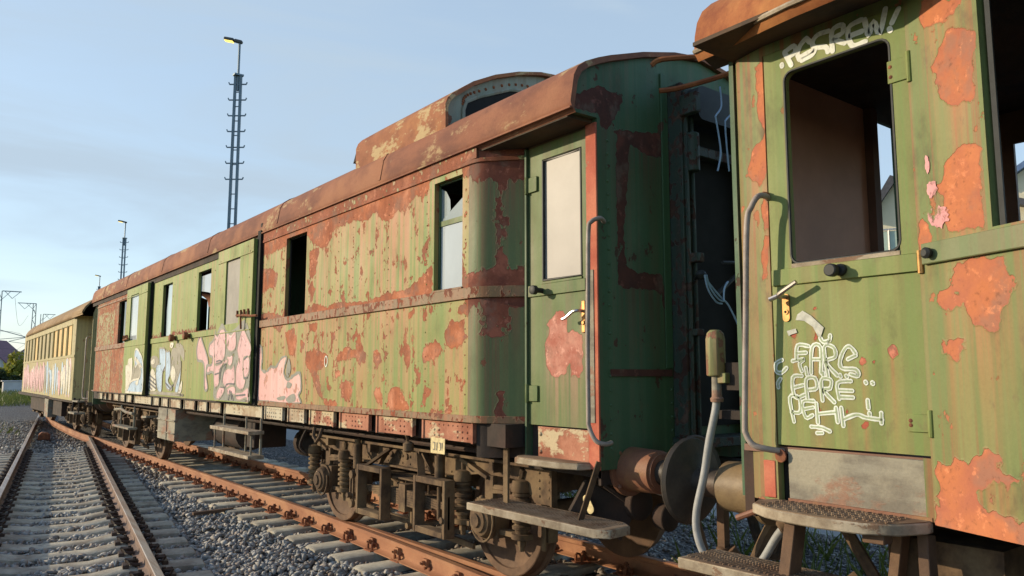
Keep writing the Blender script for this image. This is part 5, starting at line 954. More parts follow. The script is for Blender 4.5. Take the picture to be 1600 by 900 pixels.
mb.v=[(x,y,z) for x,y,z in mb.v]; mb.build('corner_post',M['nearwall'],near,smooth=25)
# door
ND=(3.60,)
X0=3.60
mb=MB(); wall(mb,[(X0,2.375),(X0,1.607)],1.347,3.46,[(2.375-2.255,2.375-1.69,2.285,3.325)],.045,.03,.03,lambda P,u,z:fld(P[:,1:3],DATA['ND'],.025))
nd=mb.build('coach_door',M['neardoor'],near,smooth=25); nd['label']='olive green coach door with an empty window opening and white marker tags'
m=MB(); m.box(X0-.014,X0,1.61,2.37,2.176,2.262); m.build('door_rail',M['neardoor'],nd,bevel=.003)
m=MB(); m.box(X0-.004,X0+.045,1.69,2.255,2.262,2.285); m.build('window_sill',M['step'],nd,bevel=.002)
m=MB(); 
P=rpoly(1.688,2.257,2.285,3.327,.05); m.tube([(X0+.004,a,b) for a,b in P]+[(X0+.004,)+P[0]],.008,6); m.build('window_seal',M['gasket'],nd)
# rounded window corners
m=MB()
for (cy_,cz_,sy,sz) in ((1.69,3.325,1,-1),(2.255,3.325,-1,-1)):
    r=.05; c=(cy_+sy*r,cz_+sz*r); arcp=[(c[0]-sy*r*math.cos(R(t)),c[1]-sz*r*math.sin(R(t))) for t in range(0,91,15)]
    m.prism([(cy_,cz_)]+arcp,'x',X0,X0+.045)
m.build('corner_gusset',M['neardoor'],nd)
m=MB(); m.lathe((X0-.014,1.995,2.218),(-1,0,0),[(0,.022),(.035,.022),(.04,.032),(.075,.032),(.08,.026)],n=14); m.lathe((X0-.014,1.975,2.222),(-1,0,0),[(0,.03),(.02,.03),(.03,.02)],n=10); m.build('rubber_stop',M['gasket'],nd)
m=MB(); m.tube(smoothlist([(X0,2.295,2.115),(X0-.05,2.295,2.115),(X0-.068,2.30,2.118),(X0-.075,2.27,2.135),(X0-.078,2.21,2.165),(X0-.078,2.185,2.178)]),.0125,8,rs=None); m.tube([(X0-.07,2.30,2.115),(X0-.075,2.345,2.10)],.013,8); m.build('door_handle',M['chrome'],nd)
m=MB(); m.prism(rpoly(2.275,2.315,1.985,2.13,.018),'x',X0-.008,X0); m.cyl((X0-.008,2.295,2.035),(X0-.013,2.295,2.035),.014,n=12); m.build('lock_plate',M['brass'],nd)
m=MB(); m.cyl((X0-.013,2.295,2.035),(X0-.014,2.295,2.035),.007,n=8); m.build('keyhole',M['black'],nd)
for z0,z1,mat in ((3.09,3.20,'neardoor'),(1.45,1.53,'neardoor')):
    m=MB(); m.box(X0-.008,X0,1.607,1.70,z0,z1); m.cyl((X0-.008,1.598,z0-.02),(X0-.008,1.598,z1+.02),.013,n=8)
    h=m.build('hinge',M[mat],nd,bevel=.002); m=MB()
    for z in (z0+.03,z1-.03): m.dome((X0-.008,1.685,z),(-1,0,0),.010,.004,8,a=0)
    m.build('hinge_bolt',M['clip'],h)
m=MB(); m.cyl((X0-.012,1.597,2.165),(X0-.012,1.597,2.27),.014,n=8); m.build('hinge',M['brass'],nd)
def mpn(u,v,l): return (X0-.0025-l,u,v)
m=MB()
for P in DATA['FARG']: stroke(m,smoothline(P,4),.0225,mpn,random.uniform(0,.0009),jit=.14)
decal(m,'graffiti_tag',M['white'],nd)
m=MB()
for P in DATA['FARG']: stroke(m,smoothline(P,4),.0085,mpn,.0016,jit=.3)
decal(m,'graffiti_tag',M['wash'],nd)
m=MB()
for P in DATA['CREW']: stroke(m,smoothline(P,4),.027,mpn,random.uniform(0,.0012),jit=.08)
decal(m,'graffiti_tag',M['dimwhite'],nd)
m=MB()
for P in DATA['BROW']: fillpoly(m,P,mpn,.003)
decal(m,'paint_flake',M['brow'],nd)
# shallow dark gap lines round the door and jamb
m=MB(); m.box(X0+.012,X0+.05,2.375,2.39,1.34,3.47); m.box(X0+.012,X0+.05,1.594,1.607,1.05,3.47); m.build('door_gap',M['black'],near)
m=MB(); m.box(X0+.0,X0+.05,1.60,2.39,3.462,3.52); m.build('door_lintel',M['nearwall'],near)
m=MB(); m.box(X0+.012,X0+.035,1.60,2.33,1.06,1.325); gp=m.build('kick_panel',M['greypanel'],near,bevel=.003)
m=MB(); m.box(X0+.0,X0+.012,1.62,2.33,1.06,1.078); m.build('kick_trim',M['buffer'],near)
m=MB(); m.box(X0+.004,X0+.012,1.6,1.645,1.06,1.335); m.build('kick_trim',M['nearwall'],near)
m=MB(); m.box(X0+.05,X0+.10,2.33,2.385,1.06,1.34); m.build('door_gap',M['black'],near)
m=MB(); m.box(X0+.0,X0+.02,2.40,2.47,1.07,1.26); m.build('post_foot',M['redpost'],near,bevel=.003)
# hand rail
m=MB(); m.tube(smoothlist([(3.61,2.385,2.66),(3.56,2.37,2.665),(3.50,2.375,2.655),(3.475,2.40,2.60),(3.47,2.43,2.50),(3.475,2.46,2.0),(3.48,2.49,1.48),(3.485,2.49,1.40),(3.50,2.46,1.345),(3.54,2.41,1.325),(3.62,2.36,1.31)]),.016,10); hr=m.build('hand_rail',M['handrail'],near)
m=MB(); m.lathe((3.60,2.385,2.675),(-1,.1,0),[(0,.02),(.03,.02),(.04,.012)],n=8); m.lathe((3.60,2.36,1.29),(-1,.1,0),[(0,.035),(.01,.035),(.012,.02)],n=10); m.build('rail_bracket',M['clip'],hr)
# roof
RN=[(3.265,3.485),(3.25,3.515),(3.262,3.60),(3.30,3.70),(3.38,3.80),(3.52,3.90),(3.72,4.0),(4.0,4.11),(4.35,4.21),(4.78,4.27)]
def nsec(y):
    t=max(0,min(1,(y-1.9)/.92)); k=t*t*(3-2*t); return [(x+(3.515-3.25)*k*max(0,(4.0-x)/.75)**1.0 if x<4 else x, z+.10*k*max(0,(3.9-x)/.65) if x<3.9 else z) for x,z in RN]
mb=MB(); roofloft(mb,[(y,mir(nsec(y),NX)) for y in [-14.5,-8,-4,-1,1,1.8,2.0,2.2,2.35,2.5,2.65,2.78]],.03)
nr=mb.build('roof',M['nearroof'],near,smooth=45)
m=MB(); m.tube([(nsec(y)[1][0]-.002,y,nsec(y)[1][1]-.012) for y in (2.78,2.7,2.6,2.5,2.35,2.2,2.0,1.5,.5,-2,-8,-14)],.014,6); m.build('roof_gutter',M['step'],nr)
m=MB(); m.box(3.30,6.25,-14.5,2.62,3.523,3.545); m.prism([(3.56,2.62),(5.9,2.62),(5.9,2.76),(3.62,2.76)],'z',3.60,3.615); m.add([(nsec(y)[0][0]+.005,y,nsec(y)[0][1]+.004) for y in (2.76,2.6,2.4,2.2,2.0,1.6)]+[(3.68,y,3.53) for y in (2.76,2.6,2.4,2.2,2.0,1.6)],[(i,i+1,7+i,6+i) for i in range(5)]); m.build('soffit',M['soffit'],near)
# end wall with gangway opening, far vestibule side, floor, inner linings
mb=MB(); wall(mb,[(5.90,2.62),(3.66,2.62)],1.05,3.56,[(.30,.82,1.33,3.53)],.03,.2,.2,inn=-1); mb.prism([(3.66,3.56),(5.9,3.56),(5.6,3.9),(4.78,4.2),(3.95,3.9)],'y',2.59,2.62); mb.build('end_wall',M['endwall'],near)
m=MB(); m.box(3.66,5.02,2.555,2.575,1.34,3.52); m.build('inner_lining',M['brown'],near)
m=MB(); m.box(5.02,5.10,2.50,2.575,1.34,3.52); m.build('inner_post',M['darkbrown'],near)
m=MB(); m.box(3.645,3.67,2.30,2.56,1.34,3.52); m.build('inner_post',M['brown'],near)
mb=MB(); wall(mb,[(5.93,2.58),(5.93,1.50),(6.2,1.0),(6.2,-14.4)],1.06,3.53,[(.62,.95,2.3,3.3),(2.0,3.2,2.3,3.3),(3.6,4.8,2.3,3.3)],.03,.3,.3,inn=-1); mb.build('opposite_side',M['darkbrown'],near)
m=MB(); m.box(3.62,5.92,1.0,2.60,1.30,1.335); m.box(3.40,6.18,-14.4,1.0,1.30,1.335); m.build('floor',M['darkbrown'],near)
m=MB(); m.box(3.40,6.18,-3.2,-3.17,1.33,3.5); m.build('partition',M['darkbrown'],near)
m=MB(); m.box(3.8,5.8,-14.3,2.55,1.0,1.30); m.box(3.64,5.92,2.56,2.62,.95,1.30); m.build('underframe',M['darkframe'],near)
# steps
m=MB(); m.prism([(3.345,2.30),(3.315,2.20),(3.30,2.0),(3.33,1.80),(3.42,1.68),(3.55,1.625),(3.61,1.62),(3.61,2.42),(3.52,2.46),(3.42,2.42)],'z',1.01,1.06); us=m.build('upper_step',M['step'],near,bevel=.006)
m=MB(); m.prism([(3.352,2.295),(3.322,2.20),(3.307,2.0),(3.337,1.805),(3.425,1.69),(3.555,1.633),(3.608,1.63),(3.608,2.41),(3.52,2.45),(3.425,2.41)],'z',1.06,1.064)
for i in range(28):
    for j in range(8):
        y=1.72+i*.025; x=3.36+j*.03+(.012 if i%2 else 0); 
        if 1.70<y<2.36 and x>3.34+abs(y-2.05)*.12: s=1 if (i+j)%2 else -1; m.bar((x-.008,y-.007*s,1.066),(x+.008,y+.007*s,1.066),.007,.006)
m.build('step_tread',M['tread'],us)
ls2=lowstep(near,1.35,2.80,3.28,3.60,.745)
for a,b,w in (((3.46,2.20,1.02),(3.40,2.28,.35),.10),((3.70,1.80,1.02),(3.66,1.88,.4),.08),((3.62,1.66,1.0),(3.55,1.62,.35),.08)):
    m=MB(); m.bar(a,b,w,w*.6,up=(0,1,0)); m.build('step_bracket',M['wheel'],near,bevel=.004)
m=MB(); m.box(3.40,3.48,1.74,1.84,.965,1.01); m.build('step_lug',M['wheel'],near,bevel=.004)
m=MB(); m.tube([(3.50,2.40,1.03),(3.48,2.56,.96)],.016,8); m.build('step_rod',M['buffer'],near)
# buffers
for x in (NX-.875,NX+.875): buffer(near,x,2.62,1,M['bufferbrown'],M['bufferdark'])
# cable and plug between the coaches
m=MB(); m.tube(smoothlist([(3.76,2.88,1.60),(3.755,2.89,1.50),(3.74,2.93,1.32),(3.735,2.97,1.12),(3.73,3.03,.90),(3.735,3.03,.76),(3.75,2.98,.64),(3.76,2.88,.56),(3.76,2.75,.56),(3.76,2.62,.68),(3.755,2.5,.85),(3.76,2.42,.93),(3.80,2.36,.97)],6),.023,10); cb=m.build('jumper_cable',M['hose'],near)
m=MB(); m.lathe((3.76,2.88,1.70),(0,0,1),[(0,.05),(.01,.058),(.22,.058),(.255,.05),(.275,.03)],n=8); m.box(3.74,3.80,2.80,2.86,1.66,1.72); m.build('cable_plug',M['plug'],cb,bevel=.004)
m=MB(); m.lathe((3.76,2.88,1.55),(0,0,1),[(0,.036),(.02,.04),(.03,.03),(.15,.028)],n=12); m.build('cable_collar',M['greypanel'],cb)
m=MB(); m.lathe((3.78,2.41,.94),(-.4,.5,-.4),[(0,.035),(.05,.045),(.09,.04),(.10,.028)],n=12); m.build('cable_joint',M['bogie'],cb)
m=MB(); m.box(3.78,3.95,2.60,2.83,1.62,1.78); m.box(3.80,3.90,2.62,2.9,1.45,1.5); m.build('socket_bracket',M['darkframe'],near)
m=MB(); m.box(3.76,3.9,2.62,2.7,1.9,2.1); m.build('end_box',M['darkframe'],near)
# under gear at the near end
m=MB(); m.tube(smoothlist([(4.1,2.6,1.0),(4.05,2.75,.8),(4.0,2.85,.5),(4.0,2.7,.35),(4.05,2.5,.4),(4.2,2.3,.6)]),.04,8); m.tube([(3.9,1.9,.9),(3.9,1.7,.6),(4.1,1.5,.4)],.05,8); m.box(3.75,4.2,1.4,1.9,.5,.95); m.tube([(3.7,2.1,.98),(3.75,1.9,.62),(3.8,1.6,.55)],.03,6); m.build('air_pipe',M['bogie'],near)
bogie(near,-1.6,NX+.03)
# blue wires
def wire(name,paths,label,r=.0045):
    m=MB()
    for p in paths: m.tube(smoothlist(p),r,5)
    o=m.build(name,M['wire']); return tag(o,label,'wire')
wire('blue_wire',[[(4.43,3.47,2.44),(4.48,3.48,2.38),(4.60,3.49,2.30),(4.68,3.5,2.26)],[(4.44,3.46,2.42),(4.50,3.48,2.34),(4.61,3.49,2.26),(4.69,3.5,2.25)],[(4.42,3.46,2.42),(4.48,3.48,2.32),(4.58,3.49,2.24),(4.66,3.5,2.23)],[(4.68,3.5,2.26),(4.74,3.5,2.22),(4.82,3.5,2.12),(4.86,3.5,2.05),(4.88,3.5,1.95)],[(4.67,3.49,2.25),(4.68,3.49,2.34),(4.74,3.5,2.40)]],'bundle of blue wires tied round the dark ball lever between the coaches',.007)
wire('blue_wire',[[(4.72,3.5,3.90),(4.73,3.5,3.75),(4.66,3.5,3.66),(4.66,3.5,3.63),(4.70,3.5,3.44),(4.70,3.5,3.35),(4.66,3.5,3.23)]],'left one of two thin blue wires hanging in the gap between the coaches',.007)
wire('blue_wire',[[(4.90,3.5,3.90),(4.88,3.5,3.75),(4.79,3.5,3.66),(4.77,3.5,3.62),(4.78,3.5,3.44),(4.80,3.5,3.25)]],'right one of two thin blue wires hanging in the gap between the coaches',.007)
# ================================================================== the far coach
far=empty('railway_coach',(5.0,31.5,0),'faded yellowish coach with boarded windows at the far end of the train','railway coach','coaches of the old train')
def FX(y): return 3.56+(y-25.0)*.0125
mb=MB(); fp=[(FX(39.5),39.5),(FX(25.1),25.1),(FX(25)+.03,25.0),(3.98,24.80)]
wins=[]; ys=[]
y=25.5
for k in range(12):
    w=.78 if k<5 else .84; ys.append((y,y+w)); y+=w+.30
wall(mb,fp,1.02,3.42,[(39.5-b,39.5-a,2.33,3.20) for a,b in ys],.05,.2,.2,lambda P,u,z:np.clip(1.0-.9+ .0*z,0,2)+np.where(z<1.3,.35,0)); mb.build('side_wall',M['farpaint'],far,smooth=25)
m=MB(); wall(m,[(a-.015,b) for a,b in fp],2.24,2.31,(),.014,1,.1); m.build('belt_rail',M['farpaint'],far)
for k,(a,b) in enumerate(ys):
    x=FX((a+b)/2); m=MB(); m.box(x+.012,x+.03,a-.02,b+.02,2.31,3.22); wo=m.build('window',M['ply'] if k in (0,1,2,3,8) else M['plydull'],far)
    m=MB(); m.box(x-.02,x+.012,a-.03,a,2.31,3.22); m.box(x-.02,x+.012,b,b+.03,2.31,3.22); m.box(x-.02,x+.012,a,b,3.19,3.22); m.build('window_frame',M['farpaint'],wo)
RF=[(3.50,3.40),(3.49,3.43),(3.56,3.58),(3.70,3.74),(3.95,3.92),(4.3,4.08),(4.7,4.17),(5.0,4.19)]
mb=MB(); roofloft(mb,[(y,[(x+(y-25)*.0125,z) for x,z in mir(RF,5.0)]) for y in (23.45,24.5,25,26,28,31,34,37,38.6)]+[(39.6,[(5.18+(x-5.0)*.9,z-.12) for x,z in mir(RF,5.0)])],.03); fr=mb.build('roof',M['farroof'],far,smooth=45)
m=MB(); m.box(3.49,3.505,23.45,25.3,3.36,3.50); m.build('roof_fascia',M['farroof'],fr)
m=MB()
for y in (26,29,32,35): m.lathe((5.05,y,4.18),(0,0,1),[(0,.16),(.10,.14),(.14,.18),(.2,.1)],n=12)
m.build('roof_vent',M['darkframe'],fr)
m=MB(); wall(m,[(3.96,24.78),(3.96,23.65)],1.10,3.40,[(.25,.80,2.3,3.2)],.04,.2,.2); fd=m.build('end_door',M['farpaint'],far); m=MB(); m.box(3.985,3.99,23.95,24.48,2.28,3.22); m.build('window',M['ply'],fd)
m=MB(); m.tube(smoothlist([(3.80,23.85,2.75),(3.70,23.82,2.76),(3.68,23.82,2.6),(3.68,23.84,1.9),(3.68,23.9,1.2),(3.72,23.8,1.1),(3.8,23.7,1.1)]),.022,6); m.build('hand_rail',M['handrail'],far)
mb=MB(); wall(mb,[(6.25,23.6),(3.78,23.6)],1.0,3.42,(),.04,.3,.3,inn=-1); mb.prism([(3.78,3.42),(6.25,3.42),(6.1,3.8),(5.6,4.05),(5.0,4.15),(4.4,4.05),(3.9,3.8)],'y',23.6,23.64); mb.build('end_wall',M['farpaint'],far)
m=MB(); m.box(3.62,6.4,24.9,39.4,.95,1.05); m.box(3.9,6.1,23.7,24.9,.9,1.3); m.box(3.75,6.3,28.0,36,.45,.95); m.build('underframe',M['darkframe'],far)
m=MB(); m.box(3.62,3.9,30.0,30.9,.35,.98); m.build('battery_box',M['greypanel'],far)
m=MB(); m.box(FX(30)+2.85,FX(30)+2.9,24.9,39.4,1.0,3.45); m.box(3.8,6.5,39.38,39.42,1.0,3.6); m.build('opposite_side',M['farpaint'],far)
m=MB(); m.box(3.48,3.75,23.75,24.75,.68,.73); m.box(3.55,3.78,23.8,24.7,1.0,1.04); so=m.build('end_step',M['greypanel'],far)
m=MB(); m.tube([(3.6,23.85,1.1),(3.6,23.85,.7)],.02,6); m.tube([(3.6,24.6,1.1),(3.55,24.6,.7)],.03,6); m.build('step_bracket',M['darkframe'],so)
bogie(far,26.8,4.98,False); bogie(far,36.6,5.1,False)
for x in (4.95-.875,4.95+.875): buffer(far,x,23.6,-1,M['buffer'],M['bufferdark'])
# graffiti band on the far coach
cols=['palepink','pink','spraycream','sprayblue','sprayblue','spraycream','pink','palepink','spraycream','spraytaupe']
for key in ('palepink','sprayblue','spraycream','spraytaupe','pink'):
    m=MB(); n=0
    rr=random.Random(hash(key)%97 if False else len(key))
    for k in range(26):
        y=25.3+k*.53; z0=1.1+rr.random()*.2; z1=1.75+rr.random()*.4; c=cols[int((y-25.3)/14*10)%10]
        zone='sprayblue' if 27.6<y<31.4 else ('spraycream' if y<27 else 'pink')
        use=(key==zone) or (rr.random()<.22)
        if not use: continue
        P=[(y+rr.uniform(-.1,.1),z0),(y+.25,z0+.1),(y+.45+rr.uniform(-.1,.2),z1),(y+.2,z1+.08),(y-.05,z1-.2)]
        fillpoly(m,smoothpoly(P),lambda u,v,l:(FX(u)-.004-l,u,v),.002*list(('palepink','sprayblue','spraycream','spraytaupe','pink')).index(key))
    decal(m,'graffiti_letters',M[key],far)
# ------------------------------------------------------------------ vegetation
def leaves(mb,c,r,n,size,seed,ellip=None):
    rg=np.random.default_rng(seed); c=np.array(c); r=np.array(r)
    blobs=[(rg.normal(size=3)*.45,rg.uniform(.35,.6)) for _ in range(14)]
    for k in range(n):
        b,q=blobs[rg.integers(14)]; d=rg.normal(size=3); d/=np.linalg.norm(d); p=b+d*q*rg.uniform(.6,1.0)
        p=c+p*r*.8; 
        if p[2]<.0-.3: continue
        a=rg.normal(size=3); a/=np.linalg.norm(a); t=np.cross(a,rg.normal(size=3)); t/=max(1e-6,np.linalg.norm(t)); s=size*rg.uniform(.6,1.3); u=a*s;v=t*s*.55
        mb.add([p-u,p+v*.9,p+u,p-v*.9],[(0,1,2,3)])
def bush(name,c,r,n,size,mat,label,cat,group,seed,trunk=True):
    root=empty(name,(c[0],c[1],-.35),label,cat,group)
    m=MB(); leaves(m,(c[0],c[1],c[2]),r,n,size,seed); m.build('foliage',M[mat],root,smooth=0,fixn=False)
    if trunk:
        m=MB(); 
        for k in range(4):
            t=k*1.6; m.tube([(c[0],c[1],-.4),(c[0]+r[0]*.15*math.cos(t),c[1]+r[1]*.15*math.sin(t),c[2]*.6),(c[0]+r[0]*.45*math.cos(t),c[1]+r[1]*.45*math.sin(t),c[2]+r[2]*.3)],.05,5,rs=[.06,.04,.015])
        m.build('trunk',M['bark'],root)
    return root
# far left, behind the track
bush('bush',(10.2,118,1.9),(2.6,2.6,2.6),2200,.30,'leafyel','yellow green bush beside the far end of the train','bush','bushes far left',1)
bush('bush',(13.2,122,1.6),(2.4,2.4,2.2),1800,.30,'leaf','green bush half hidden behind the far coach','bush','bushes far left',2)
bush('bush',(8.0,112,1.0),(2.2,2.0,1.6),1500,.26,'leafdark','dark low bush at the left edge of the picture','bush','bushes far left',3)
def house(name,x,y,w,d,h,rh,wallm,roofm,label,rz=0,extra=None):
    root=empty(name,(x,y,-.35),label,'house','houses')
    root.rotation_euler.z=rz
    def P(o): o.parent=root; return o
    m=MB(); m.prism([(-w/2,0),(w/2,0),(w/2,h),(0,h+rh),(-w/2,h)],'y',-d/2,d/2); P(m.build('wall',M[wallm],smooth=0))
    m=MB(); ov=.35; sl=rh/(w/2)
    for s in (-1,1):
        a=(s*(w/2+ov),h-ov*sl); b=(0,h+rh)
        m.prism([(a[0],a[1]+.02),(b[0],b[1]+.02),(b[0],b[1]+.24),(a[0],a[1]+.22)],'y',-d/2-ov,d/2+ov)
    P(m.build('roof',M[roofm],smooth=0))
    for (wx,wz) in ((-w*.22,h*.55),(w*.22,h*.55),(0,h+rh*.3)):
        m=MB(); m.box(wx-.45,wx+.45,-d/2-.04,-d/2-.02,wz-.6,wz+.6); wo=P(m.build('window',M['darkpane'],smooth=0))
        m=MB(); 
        for q in (wx-.48,wx+.45): m.box(q,q+.06,-d/2-.07,-d/2-.02,wz-.62,wz+.62)
        f=m.build('frame',M['white'],smooth=0); f.parent=wo
    return root
house('house',11.2,172,9.0,10,4.6,4.0,'whitewall','redtile','pale house with purple red roof at the left edge',R(-28))
house('house',18.6,190,9,9,4.0,4.0,'whitewall','redtile','pale gabled house just left of the far coach',R(-5))
m=MB(); m.box(-1.6,1.6,-.9,.9,0,1.5); m.box(-1.75,1.75,-1.0,1.0,1.5,1.62); o=m.build('cable_cabinet',M['whitewall'],bevel=.03); o.location=(9.0,96,-.35); tag(o,'low pale trackside cabinet in front of the bushes','cabinet')
# catenary masts with wires
def mast(x,y,h,arm,label):
    root=empty('catenary_mast',(x,y,-.3),label,'mast','catenary masts')
    m=MB()
    for dx in (-.28,.28):
        for dy in (-.18,.18): m.bar((x+dx,y+dy,-.4),(x+dx*.6,y+dy*.6,h),.07,.07)
    z=0;k=0
    while z<h-.7:
        s=1 if k%2 else -1; q=1-.4*z/h; q2=1-.4*(z+.7)/h
        for dy in (-.18,.18): m.bar((x-s*.28*q,y+dy*q,z),(x+s*.28*q2,y+dy*q2,z+.7),.035,.035)
        z+=.7;k+=1
    m.build('lattice_post',M['galv'],root)
    m=MB(); m.bar((x+.2,y,h),(x+arm*1.9,y,h),.09,.09); m.bar((x+.1,y,h-1.0),(x+arm*.9,y,h-.05),.05,.05); m.bar((x+arm*1.8,y,h),(x+arm*1.1,y,h-.75),.05,.05); m.bar((x+arm*.4,y,h),(x+arm*1.1,y,h-.75),.05,.05); m.build('cross_arm',M['galv'],root)
    m=MB(); m.tube([(x,y,h*.62),(x+arm*2.6,y,h*.55)],.04,5); m.tube([(x,y,h*.52),(x+arm*2.6,y,h*.55)],.03,5); m.build('bracket_arm',M['galv'],root)
    return root
mast(11.95,118,11.2,-1,'taller lattice catenary mast just left of the far coach')
mast(15.9,146,11.8,1,'shorter lattice catenary mast touching the end of the far coach')
mast(6.55,96,10.6,1,'catenary mast at the very left edge with only its arm showing')
def cat_wire(pts,label):
    m=MB(); m.tube(smoothlist(pts,6),.013,4); o=m.build('overhead_wire',M['lamphead']); tag(o,label,'wire','overhead wires')
cat_wire([(7.9,96,9.9),(9.3,106,7.6),(11.3,118,9.6)],'sagging overhead wire between the left two catenary masts')
cat_wire([(3.0,93,5.8),(8.6,96.5,6.2),(12.6,119,3.6)],'overhead wire sloping down to the right past the catenary mast')
cat_wire([(5,110,4.9),(9,114,5.1),(14,122,4.7)],'nearly level overhead wire above the bushes at left')
cat_wire([(4,106,3.4),(8,108,3.9),(12.3,119,6.8)],'overhead wire rising to the right toward the catenary mast')
# lamp masts
def lamp(x,y,h,label,heading):
    root=empty('lamp_mast',(x,y,-.3),label,'lamp mast','lamp masts')
    dx,dy=math.cos(heading),math.sin(heading)
    def P(a,b,z): return (x+dx*a-dy*b,y+dy*a+dx*b,z)
    hb=h-1.3
    for s in (-1,1):
        m=MB(); m.bar(P(s*.14,0,-.4),P(s*.10,0,hb),.085,.085,up=(-dy,dx,0)); m.build('mast_leg',M['galv'],root)
    m=MB(); z=.6
    while z<hb-.1: m.bar(P(-.13,0,z),P(.13,0,z),.03,.03); z+=.55
    m.build('rung',M['galv'],root)
    for k in range(7):
        z=hb-.35-k*.60; m=MB(); m.bar(P(-.31,0,z),P(.31,0,z),.045,.04); m.bar(P(-.31,0,z),P(-.34,0,z+.08),.035,.035); m.bar(P(.31,0,z),P(.34,0,z+.08),.035,.035); m.build('climbing_peg',M['galv'],root)
    m=MB(); m.box(x-.17,x+.17,y-.12,y+.12,hb-.03,hb+.03); m.build('mast_head',M['galv'],root)
    m=MB(); m.cyl((x,y,hb-.6),(x,y,h),.045,n=8); m.build('lamp_pole',M['galv'],root)
    m=MB(); pts=[P(.10,0,h-.03),P(-.2,0,h+.05),P(-.58,0,h+.12)]
    for a,b,w,hh in ((pts[0],pts[1],.16,.12),(pts[1],pts[2],.22,.12)): m.bar(a,b,w,hh)
    lh=m.build('lamp_head',M['lamphead'],root,bevel=.03)
    m=MB(); m.bar(P(-.24,0,h-.01),P(-.55,0,h+.055),.17,.04); m.build('lamp_glass',M['glow'],lh)
    return root
lamp(8.75,27.9,14.1,'nearest and tallest lamp mast with climbing pegs behind the coach roof',R(-38))
lamp(12.6,67,14.0,'middle distance ladder lamp mast left of the tall one',R(-38))
lamp(17.2,104.7,13.9,'smallest farthest lamp mast just clearing the far coach roof',R(-38))
# hedge and plants beyond the train
for i,(x,y,rr_) in enumerate([(17.5,44,2.0),(18.2,38,1.8),(16.8,33,1.9),(17.4,28,1.7),(17.0,23,1.8),(17.6,50,2.1),(18,17,1.6),(18,57,2.2),(19,64,2.2),(19.5,72,2.4)]):
    pos=['third','second','first'][i%3]
    bush('hedge_bush',(x,y,.55),(2.2,3.4,rr_*.75),2000,.17,'leafdark','dark green bush in the low hedge beyond the gravel path','bush','hedge beyond the path',20+i,False)
def grass(name,spots,label):
    rg=np.random.default_rng(5); m=MB()
    for (x0,x1,y0,y1,n,h) in spots:
        for k in range(n):
            x=rg.uniform(x0,x1);y=rg.uniform(y0,y1);a=rg.uniform(0,6.28);hh=h*rg.uniform(.4,1.2);w=.012*max(1,h*2.5);lx,ly=rg.normal(size=2)*hh*.35
            c,s=math.cos(a)*w,math.sin(a)*w; m.add([(x-c,y-s,-.4),(x+c,y+s,-.4),(x+lx*.5+c*.6,y+ly*.5+s*.6,-.36+hh*.6),(x+lx,y+ly,-.36+hh)],[(0,1,2),(0,2,3)])
    o=m.build(name,M['grassblade'],smooth=0,fixn=False); return tag(o,label,'grass',kind='stuff')
grass('weeds',[(6.4,8.6,1.8,5.5,700,.38),(7.5,9.2,5,14,900,.3)],'dark weeds growing behind the buffers of the two coaches')
grass('grass',[(2,9,60,112,6000,.7),(9,16,84,112,5000,.8)],'green grass strip in front of the far bushes')
grass('grass',[(-1.5,3.0,30,60,2600,.35)],'dry grass beside the left rail')
# houses seen through the near coach
def gable(x,y):
    # cream house with a steep gable and a balcony, its front facing the train
    root=empty('house',(x,y,-.35),'cream rendered house with grey roof seen through the open door window','house','houses')
    a=R(63.5); fx,fy=-math.sin(a),-math.cos(a); sx,sy=math.cos(a),-math.sin(a)   # front direction, right direction
    def P(r,b,z): return (x+sx*r-fx*b,y+sy*r-fy*b,z)
    def ext(poly,b0,b1,name,mat,par):
        m=MB(); n=len(poly); vs=[P(r,b0,z) for r,z in poly]+[P(r,b1,z) for r,z in poly]
        m.add(vs,[tuple(range(n)),tuple(reversed(range(n,2*n)))]+[(i,n+i,n+(i+1)%n,(i+1)%n) for i in range(n)]); return m.build(name,M[mat],par,smooth=0)
    ext([(-.30,-.4),(7,-.4),(7,5.6),(3.4,7.4),(.30,7.95),(-.30,7.15)],0,6,'wall','stonewall',root)
    ext([(-.62,6.75),(-.50,6.70),(.30,7.86),(.30,8.08),(.2,8.12)],-.35,6.3,'roof','rooftile',root); ext([(.30,7.95),(7.3,5.6),(7.3,5.8),(.30,8.15)],-.35,6.3,'roof','rooftile',root)
    ba=ext([(-.30,5.0),(5.5,5.0),(5.5,5.2),(-.30,5.2)],-1.3,-.0,'balcony','whitewall',root)
    m=MB(); 
    for i in range(10):
        m.bar(P(-.3+i*.36,-1.25,5.2),P(-.3+i*.36,-1.25,6.22),.04,.04)
    m.bar(P(-.3,-1.25,6.2),P(3.2,-1.25,6.2),.05,.05); m.bar(P(-.3,-1.25,5.45),P(3.2,-1.25,5.45),.04,.04); m.build('railing',M['steel'],ba)
    ext([(-.3,5.3),(3.2,5.3),(3.2,6.15),(-.3,6.15)],-1.22,-1.21,'balcony_glass','railglass',ba)
    return root
gable(24.55,11.95)
house('house',34.5,9.8,9,9,7.2,3.0,'stonewall','bluetile','house with shiny blue roof at the right edge of the picture',R(-68))
tr=bush('unseen_shade_tree',(-3.85,6.65,3.3),(1.6,1.6,1.1),5200,.10,'leaf','unseen tree added beside the left track to shade the near coach panel','tree',None,77,False)  # out of view, added only to cast shade on the near coach panel
m=MB(); m.tube([(-3.65,6.85,-.4),(-3.63,6.87,1.5),(-3.6,6.85,2.6),(-3.65,6.85,4.0)],.06,7,rs=[.09,.07,.055,.02]); m.build('trunk',M['bark'],tr)
